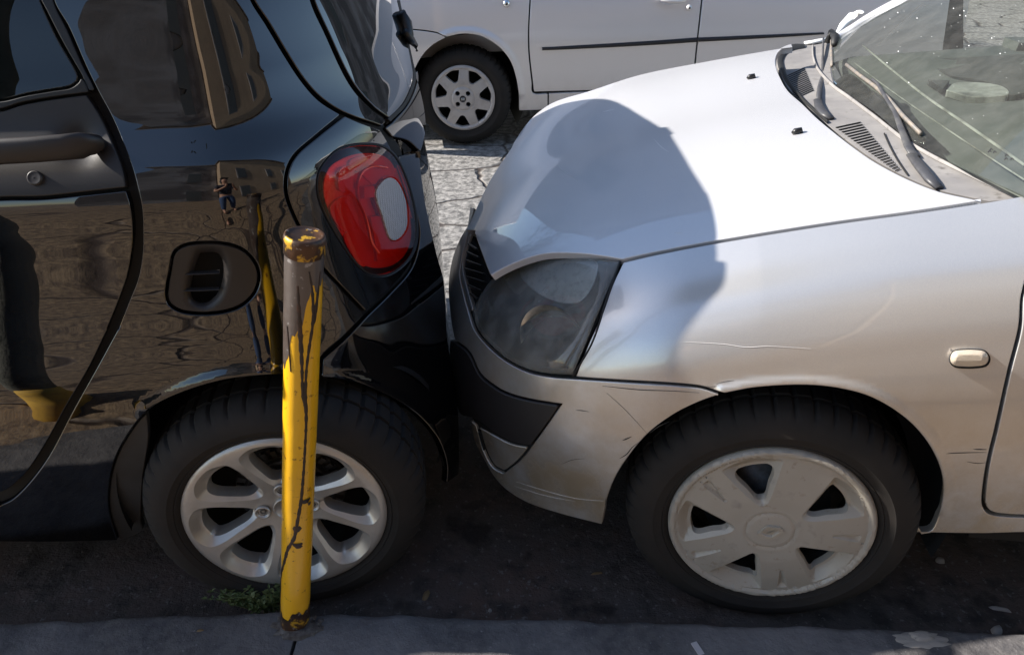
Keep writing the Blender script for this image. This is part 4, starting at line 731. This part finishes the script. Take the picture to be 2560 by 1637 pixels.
hull('roof',FI,[(.7,[(.25,.95),(.3,1.1),(.5,1.12),(1.1,1.12),(1.3,1.1),(1.35,.95)]),(1.25,[(.2,.95),(.35,1.42),(.5,1.47),(1.1,1.47),(1.25,1.42),(1.4,.95)]),(2.9,[(.2,.95),(.35,1.42),(.5,1.48),(1.1,1.48),(1.25,1.42),(1.4,.95)]),(3.2,[(.2,.95),(.25,1.0),(.5,1.02),(1.1,1.02),(1.3,1.0),(1.4,.95)])],M['silver2'],fiat,True)
# ---------------------------------------------------------------- leaning post
bb=np.array([-.457,1.020,.092]); bt=np.array([-.308,1.014,.972]); bax=(bt-bb)/np.linalg.norm(bt-bb); BL=np.linalg.norm(bt-bb)
post=empty('bollard','leaning yellow steel post with worn dark top and black paint runs','bollard',tuple(bb)); R0=.0290
u1=np.cross(bax,[0,1,0]); u1/=np.linalg.norm(u1); u1=u1 if u1[0]>0 else -u1; u2=np.cross(bax,u1); u2=u2 if u2[1]<0 else -u2   # u2 faces the camera
fr=(bb,u1,u2,bax)
def seam_edge(a): g=(math.degrees(a)-165+180)%360-180; return .90*BL-.20*BL*math.exp(-(g/62)**2)+.02*math.sin(3*a)+.012*math.sin(7*a+1)+.006*math.sin(17*a)
def post_part(name,za,zb,m,rad=R0,n=72,ny=40):
    mb=MB(); V=[]
    for j in range(ny+1):
        for i in range(n):
            a=2*PI*i/n; z0=za(a) if callable(za) else za; z1=zb(a) if callable(zb) else zb; z=z0+(z1-z0)*j/ny
            r=rad*(1+.004*math.sin(z*37+a*2)+.003*math.sin(z*91+a*3)); V.append(bb+u1*math.cos(a)*r+u2*math.sin(a)*r+bax*z)
    mb.add(V,[(j*n+i,j*n+(i+1)%n,(j+1)*n+(i+1)%n,(j+1)*n+i) for j in range(ny) for i in range(n)]); return mb.build(name,m,post)
post_part('post_tube',.03,BL-.028,M['yellow'],ny=90)
post_part('worn_upper_paint',lambda a:seam_edge(a),BL-.028,M['worn'],R0+.0004)
post_part('rusty_foot',-.03,lambda a:.045+.012*math.sin(2*a)+.008*math.sin(5*a+1)+.004*math.sin(13*a),M['rust'],R0+.0008,ny=8)
cp=MB(); cp.lathe([(R0,-.032),(R0+.0016,-.030),(R0+.0016,-.010),(R0+.0022,-.006),(R0+.0008,-.0005),(R0-.002,.001),(R0-.004,-.0012),(.012,-.0018),(.001,-.0012)],(bt,u1,u2,bax),64); cp.build('post_cap',M['rust'],post)
def run(pts,ws,name='paint_run',m='run',off=.0006):
    """flat streak on the tube: pts=(photo x, photo y) in T3 or T1 pixels"""
    P=[]
    for x,y,in pts:
        d=rays(x,y); # nearest crossing with the tube
        o=CAM-bb; dd=d-bax*(d@bax); oo=o-bax*(o@bax); A=dd@dd; B=2*dd@oo; Cc=oo@oo-R0*R0; D=B*B-4*A*Cc
        t=(-B-math.sqrt(max(D,0)))/(2*A); q=o+d*t; h=q@bax; a=math.atan2(q@u2,q@u1); P.append((a,h))
    c=smooth_poly([(a*100,h*1000,False) for a,h in P],False,6); a=c[:,0]/100; h=c[:,1]/1000; k=len(c); W=np.interp(np.linspace(0,1,k),np.linspace(0,1,len(ws)),ws)/R0/2
    W=W*(1+.16*np.sin(h*260)+.1*np.sin(h*611)); V=[]
    for j in range(5):
        aa=a+W*(j/2-1); r=R0+off+(.0005 if 0<j<4 else -.0012); V+=[bb+u1*math.cos(x)*r+u2*math.sin(x)*r+bax*z for x,z in zip(aa,h)]
    obj(name,V,[(j*k+i,j*k+i+1,(j+1)*k+i+1,(j+1)*k+i) for j in range(4) for i in range(k-1)],M[m],post)
def s3(*p): return [(x/1.881,820+y/1.881) for x,y in p]
def s8(*p): return [(640+x/1.4,500+y/1.4) for x,y in p]
run(s8((186,250),(198,330),(200,420),(186,520),(176,600),(172,700)),[.004,.006,.007,.006,.006,.007])
run(s8((224,250),(215,340),(205,420),(197,440)),[.003,.006,.008,.006])
run(s8((146,300),(152,420),(160,560),(164,680),(172,720)),[.006,.010,.008,.006,.007])
run(s8((110,440),(116,520),(122,600)),[.004,.004,.003])
run(s8((172,690),(176,760),(172,860),(166,960),(158,1050),(146,1120),(134,1180),(112,1220),(100,1260),(88,1320),(82,1380),(79,1440)),[.008,.006,.006,.006,.007,.008,.009,.009,.008,.008,.007,.004])
for cx,cy,wd,ht in ((176,1052,.020,7),(143,1150,.018,10),(145,1206,.026,6),(186,1060,.010,5),(150,1213,.016,4)):
    run(s8((cx,cy-ht),(cx+1,cy),(cx-1,cy+ht)),[wd*.8,wd,wd*.6],off=.0009)
# ---------------------------------------------------------------- weed, litter
def leafmesh(mb,p,d,up,L,W):
    d=Vector(d).normalized(); s_=d.cross(Vector(up)).normalized(); n=s_.cross(d); p=Vector(p)
    pts=[p,p+d*L*.35+s_*W*.5+n*L*.05,p+d*L*.7+s_*W*.38,p+d*L-n*L*.1,p+d*L*.7-s_*W*.38,p+d*L*.35-s_*W*.5+n*L*.05,p+d*L*.5-n*L*.04]
    mb.add(pts,[(0,1,6),(1,2,6),(2,3,6),(3,4,6),(4,5,6),(5,0,6)])
wd=empty('weed','small green weed growing from the kerb joint beside the yellow post','plant',(-.53,1.085,.0)); st=MB(); lf=MB()
for k in range(34):
    a=random.uniform(0,2*PI); ln=random.uniform(.07,.14); p0=Vector((-.525+random.uniform(-.045,.025),1.078+random.uniform(-.002,.02),.03)); d=Vector((math.cos(a)*.8-.25,math.sin(a)*.25,random.uniform(.7,1.4))).normalized()
    pts=[p0+d*ln*t+Vector((math.cos(a)*.25,0,-.2))*ln*t*t for t in (0,.33,.66,1)]; st.tube(pts,[.0011,.001,.0008,.0005],5)
    for j in range(13):
        t=random.uniform(.25,1); i=min(int(t*3),2); q=pts[i].lerp(pts[i+1],t*3-i); ang=random.uniform(0,2*PI)
        leafmesh(lf,q,(math.cos(ang),math.sin(ang)*.6,random.uniform(-.1,.7)),(0,0,1),random.uniform(.009,.017),random.uniform(.005,.009))
for a_,b_ in (((-.60,1.08,.085),(-.565,1.07,.125)),((-.61,1.07,.095),(-.57,1.07,.10))): st.tube([a_,b_],.0009,5,mi=0)
st.build('stem',M['leaf'],wd); lf.build('foliage',M['leaf'],wd,smooth=False)
def on(px,py,z):
    d=rays(px*1.,py*1.); t=(z-CAMH)/d[2]; return CAM+d*t
def chip(name,px,py,z,L,W,H,rot,m,label,cat,n=9):
    c=on(px,py,z); mb=MB(); ca,sa=math.cos(rot),math.sin(rot); top=[];bot=[]
    for i in range(n):
        a=2*PI*i/n; k=random.uniform(.8,1.1); x=L/2*math.cos(a)*k; y=W/2*math.sin(a)*k; bot.append((c[0]+x*ca-y*sa,c[1]+x*sa+y*ca,z-.001)); top.append((c[0]+(x*ca-y*sa)*.75,c[1]+(x*sa+y*ca)*.75,z+H*random.uniform(.7,1)))
    mb.add(bot+top,[(i,(i+1)%n,n+(i+1)%n,n+i) for i in range(n)]+[tuple(range(n,2*n))]); o=mb.build(name,m,None,True); tag(o,label,cat); return o
chip('dry_leaf',1065,1487,.001,.035,.014,.004,1.3,M['dryleaf'],'brown dry leaf on the dark road between the two wheels','leaf',12)
chip('dry_leaf',500+int(0),1575,.086,.016,.008,.002,.2,M['dryleaf'],'tiny orange leaf scrap on the left kerb stone','leaf')
chip('twig',1492,1433,.001,.034,.006,.004,.15,M['dryleaf'],'short reddish twig on the road left of the silver car wheel','twig')
chip('twig',2500,1522,.001,.055,.010,.006,-.25,M['stone'],'pale splinter of wood on the road at the right edge','twig')
chip('pebble',2350,1402,.001,.022,.018,.010,0,M['stone'],'grey pebble on the dark road behind the silver car wheel','pebble')
chip('pebble',2492,1578,.001,.030,.022,.012,.4,M['stone'],'angular pale pebble beside the kerb at the right edge','pebble')
chip('pebble',1225,1526,.001,.010,.008,.005,0,M['stone'],'tiny pale pebble on the road right of the yellow post','pebble',6)
o_=MB(); c=on(1744,1620,.0862); o_.box(c,(.013,.030,.002),np.array(Matrix.Rotation(.35,3,'Z'))); tag(o_.build('paper_scrap',M['paper'],None,False),'small torn grey paper scrap lying on the kerb','paper')
mo=MB()
for (dx,dy,L,W,H) in ((0,0,.12,.042,.005),(.005,.006,.050,.026,.011)):
    c=on(2300,1600,.084)+np.array([dx,dy,0]); n=22; rg=[]
    for rr_,zz in ((1,0),(.86,.8),(.45,1.0)): rg.append([(c[0]+L/2*math.cos(2*PI*i/n)*rr_*(1+.16*math.sin(i*2.3)+.1*math.sin(i*5.1)),c[1]+W/2*math.sin(2*PI*i/n)*rr_*(1+.14*math.sin(i*3.1)),c[2]+H*zz) for i in range(n)])
    mo.add([p for r in rg for p in r],[(j*n+i,j*n+(i+1)%n,(j+1)*n+(i+1)%n,(j+1)*n+i) for j in range(2) for i in range(n)]+[tuple(range(2*n,3*n))])
tag(mo.build('mortar_lump',M['stone']),'pale crumbling mortar lump stuck on the kerb at right','mortar')
g_=MB(); n=26; rg=[[(-.452+rr*(.052+.012*math.sin(i*2.1)+.008*math.sin(i*5.3))*math.cos(2*PI*i/n),1.006+rr*(.030+.009*math.sin(i*3.3))*math.sin(2*PI*i/n),zz+.0012*math.sin(i*7)) for i in range(n)] for rr,zz in ((1,.078),(.9,.0885),(.55,.091),(.1,.089))]
g_.add([p for r in rg for p in r],[(j*n+i,j*n+(i+1)%n,(j+1)*n+(i+1)%n,(j+1)*n+i) for j in range(3) for i in range(n)])
for (x,y,s_) in ((-.405,1.022,.010),(-.40,1.005,.009),(-.415,.99,.008),(-.41,1.01,.010)):
    n=7; c=np.array([x,y,.083]); V=[c+np.array([s_*math.cos(2*PI*i/n)*random.uniform(.7,1.3),s_*math.sin(2*PI*i/n)*random.uniform(.6,1.1),0]) for i in range(n)]+[c+np.array([0,0,s_*.6])]; g_.add(V,[(i,(i+1)%n,n) for i in range(n)])
tag(g_.build('broken_mortar',mat('dirty_mortar',(.13,.115,.105),.85,noise=[(60,.4,.65,(.06,.045,.038)),(25,.55,.65,(.20,.18,.165))],bump=(80,1.,.004)),None,False),'crumbs of broken mortar in the kerb joint at the foot of the yellow post','rubble')
# loose grit on the road: too many to count
gt=MB()
for k in range(420):
    x=random.uniform(-1.6,1.6); y=1.05+abs(random.gauss(0,.25)); 
    if abs(x+.474)<.12 and y>1.1: continue
    s_=random.choice((.0012,.0018,.0025,.004))*random.uniform(.7,1.2); V=[(x+s_*math.cos(a)*random.uniform(.7,1.2),y+s_*math.sin(a)*random.uniform(.7,1.2),.0) for a in (0,1.26,2.5,3.8,5.0)]+[(x,y,s_*.9)]; gt.add(V,[(i,(i+1)%5,5) for i in range(5)])
tag(gt.build('road_grit',M['grit'],None,False),'fine grit scattered along the gutter','grit',kind='stuff')
# ---------------------------------------------------------------- street behind the camera, seen in the paintwork
def building(name,x0,x1,y0,y1,h,m,label,face,wins=True,cat='building'):
    b=empty(name,label,cat,((x0+x1)/2,(y0+y1)/2,0)); q=MB(); q.box(((x0+x1)/2,(y0+y1)/2,h/2+.04),(x1-x0,y1-y0,h)); q.build('wall',m,b,False)
    q=MB(); q.box(((x0+x1)/2,(y0+y1)/2,h+.12),(x1-x0+.5,y1-y0+.5,.16)); q.build('cornice',M['facade2'],b,False)
    if wins:
        yf=y1 if face>0 else y0; n=max(1,int((x1-x0)/3.6))
        for fl_ in range(max(1,int(h/3.3))):
            for i in range(n):
                xc=x0+(i+.5)*(x1-x0)/n; zc=1.25+fl_*3.2 if fl_ or i%3 else 1.15; hh=1.7 if (fl_ or i%3) else 2.2
                f_=MB(); f_.box((xc,yf+face*.03,zc+.3),(1.15,.10,hh)); wdw=f_.build('window',M['facade2'],b,False)
                f_=MB(); f_.box((xc,yf+face*.085,zc+.3),(.95,.03,hh-.2)); f_.build('shutter',M['shutter'],wdw,False)
    return b
building('townhouse',-2.7,.9,-14,-5.6,7.4,M['facade2'],'narrow grey plastered townhouse behind the photographer, set back from its neighbour',1)
building('townhouse',1.0,14,-12,-4.3,7.8,M['facade'],'wide ochre plastered townhouse behind the photographer, standing forward of its neighbour',1)
building('townhouse',-3.6,14,13,20,9,M['facade2'],'grey townhouse on the far side of the lane',-1)
# tree with yellow painted base, mirrored in the black door
def tree(x,y,r,h,label,lean=(0,0),crown=True,cr=1.5):
    t_=empty('street_tree',label,'tree',(x,y,.08)); q=MB(); pts=[(x+lean[0]*k**1.5+.04*math.sin(k*5),y+lean[1]*k,.05+h*k) for k in np.linspace(0,1,9)]
    q.tube(pts,[r*(1.25-.5*k) for k in np.linspace(0,1,9)],14); q.build('trunk',M['bark'],t_)
    q=MB(); q.tube([pts[0],(pts[0][0]+.005,pts[0][1],.14),(pts[0][0]+.01,pts[0][1],.26),(pts[0][0]+.02,pts[0][1],.34)],[r*2.1,r*1.75,r*1.35,r*1.24],14); q.build('painted_base',mat('sunlit_yellow',(.85,.52,.09),.7,noise=[(20,.5,.7,(.62,.38,.10))]),t_)  # foot yellow made paler, sunlight on it put into the colour
    if crown:
        q=MB(); 
        for k in range(7):
            a=random.uniform(0,2*PI); e=Vector(pts[-1])+Vector((math.cos(a)*cr*.7,math.sin(a)*cr*.7,random.uniform(.4,1.4))); q.tube([pts[-1],Vector(pts[-1]).lerp(e,.5)+Vector((0,0,.15)),e],[r*.5,r*.3,r*.1],7)
        q.build('limbs',M['bark'],t_); q=MB(); cl=[Vector(pts[-1])+Vector((random.gauss(0,cr*.5),random.gauss(0,cr*.5),random.uniform(.3,1.9))) for _ in range(30)]
        for k in range(5200):
            c_=random.choice(cl); p=c_+Vector((random.gauss(0,.24),random.gauss(0,.24),random.gauss(0,.2))); leafmesh(q,p,(random.uniform(-1,1),random.uniform(-1,1),random.uniform(-.8,.4)),(random.uniform(-.4,.4),random.uniform(-.4,.4),1),.09,.05)
        q.build('crown',M['crown'],t_,smooth=False)
    return t_
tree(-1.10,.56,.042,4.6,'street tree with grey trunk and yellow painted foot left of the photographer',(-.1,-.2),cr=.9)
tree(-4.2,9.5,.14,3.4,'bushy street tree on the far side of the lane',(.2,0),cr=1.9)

# ---------------------------------------------------------------- the photographer, mirrored in the black paint
def skinned(name,pts,edges,rad,m,parent,root=0,sub=2):
    me=bpy.data.meshes.new(name); inv=INV[parent.name]; me.from_pydata([tuple(inv@Vector(p)) for p in pts],edges,[]); o=bpy.data.objects.new(name,me); col.objects.link(o); o.parent=parent; me.materials.append(m)
    k=o.modifiers.new('skin','SKIN'); k.use_smooth_shade=True; u=o.modifiers.new('sub','SUBSURF'); u.levels=sub; u.render_levels=sub
    for v,r in zip(me.skin_vertices[0].data,rad): v.radius=(r,r) if not hasattr(r,'__len__') else r
    me.skin_vertices[0].data[root].use_root=True
    return o
ph=empty('person','person in dark shirt and blue jeans holding up a phone on the pavement','person',(.02,-.42,.08))
B=[(.02,-.44,1.00),(.02,-.44,1.20),(.02,-.43,1.40),(.02,-.42,1.52),(.02,-.38,1.60),(.02,-.36,1.68),(.02,-.36,1.77),
 (.11,-.44,.95),(.13,-.40,.55),(.14,-.46,.16),(.15,-.34,.11),(-.07,-.44,.95),(-.10,-.38,.55),(-.12,-.44,.16),(-.13,-.32,.11),
 (.20,-.42,1.47),(.27,-.30,1.24),(.10,-.09,1.37),(.075,-.035,1.41),(-.16,-.42,1.47),(-.23,-.30,1.24),(-.06,-.09,1.37),(-.075,-.035,1.41)]
E_=[(0,1),(1,2),(2,3),(3,4),(4,5),(5,6),(0,7),(7,8),(8,9),(9,10),(0,11),(11,12),(12,13),(13,14),(2,15),(15,16),(16,17),(17,18),(2,19),(19,20),(20,21),(21,22)]
r_=[(.14,.10),(.13,.09),(.15,.10),.055,.055,.085,.075,.085,.060,.040,.035,.085,.060,.040,.035,.060,.040,.028,.03,.060,.040,.028,.03]
for sx,hb in ((1,18),(-1,22)):
    for q in range(4):
        b=len(B); z0=1.445-q*.018; B+=[(sx*.070,-.022,z0),(sx*.045,-.018,z0+.002)]; E_+=[(hb,b),(b,b+1)]; r_+=[.0095,.008]
    b=len(B); B+=[(sx*.060,-.045,1.385),(sx*.040,-.040,1.378)]; E_+=[(hb,b),(b,b+1)]; r_+=[.011,.009]
skinned('body',B,E_,r_,M['skin'],ph)
skinned('jeans',[B[0],(.02,-.44,1.06),*B[7:10],*B[11:14]],[(0,1),(0,2),(2,3),(3,4),(0,5),(5,6),(6,7)],[(.155,.12),(.15,.11),.105,.078,.062,.105,.078,.062],M['denim'],ph)
skinned('shirt',[(.02,-.44,1.04),B[1],B[2],B[3],B[15],(.245,-.345,1.32),B[19],(-.205,-.345,1.32)],[(0,1),(1,2),(2,3),(2,4),(4,5),(2,6),(6,7)],[(.155,.12),(.15,.115),(.165,.115),.075,.078,.062,.078,.062],M['shirt'],ph)
skinned('hair',[(.02,-.385,1.72),(.02,-.375,1.80),(.02,-.42,1.70)],[(0,1),(0,2)],[.092,.080,.075],M['hair'],ph)
phn=empty('phone','black phone held up in both hands by the person','phone',(0,-.03,1.42)); q=MB(); q.box((0,-.034,1.415),(.155,.008,.075)); q.build('phone_body',M['blacktrim'],phn,False)
q=MB(); q.box((0,-.0395,1.415),(.145,.002,.068)); q.build('phone_screen',M['dark'],phn,False)

# ---------------------------------------------------------------- unseen vehicle added further along the lane to shade the paving
VX=Car((-4.9,4.45,.3),7); shade_car=empty('parked_car','unseen dark estate car added behind the black car to shade the far paving','car',(VX.off[0],VX.off[1],0),VX.phi)
hull('body',VX,[nose(-.75,.2,1.5,.3,.7),nose(-.5,.05,1.6,.25,.85),nose(3.1,.03,1.62,.25,.95),nose(3.4,.15,1.5,.3,.9)],M['black'],shade_car,True)
hull('cabin',VX,[(.5,[(.15,.94),(.2,1.0),(1.45,1.0),(1.5,.94)]),(1.1,[(.12,.94),(.26,1.50),(1.40,1.50),(1.53,.94)]),(3.0,[(.12,.94),(.26,1.52),(1.40,1.52),(1.53,.94)]),(3.35,[(.15,.93),(.25,1.0),(1.4,1.0),(1.5,.93)])],M['doorglass'] if False else M['black'],shade_car,True)
for x_ in (0,2.6):
    for t_ in (.0,1.42): q=MB(); q.lathe([(.02,.02),(.18,.03),(.21,.02),(.29,.01),(.30,-.05),(.30,-.18),(.2,-.2)],(VX.w(x_,t_+.02,.30),VX.ex,np.array([0,0,1.]),-VX.ey),40); q.build('wheel',M['tyre'],shade_car)
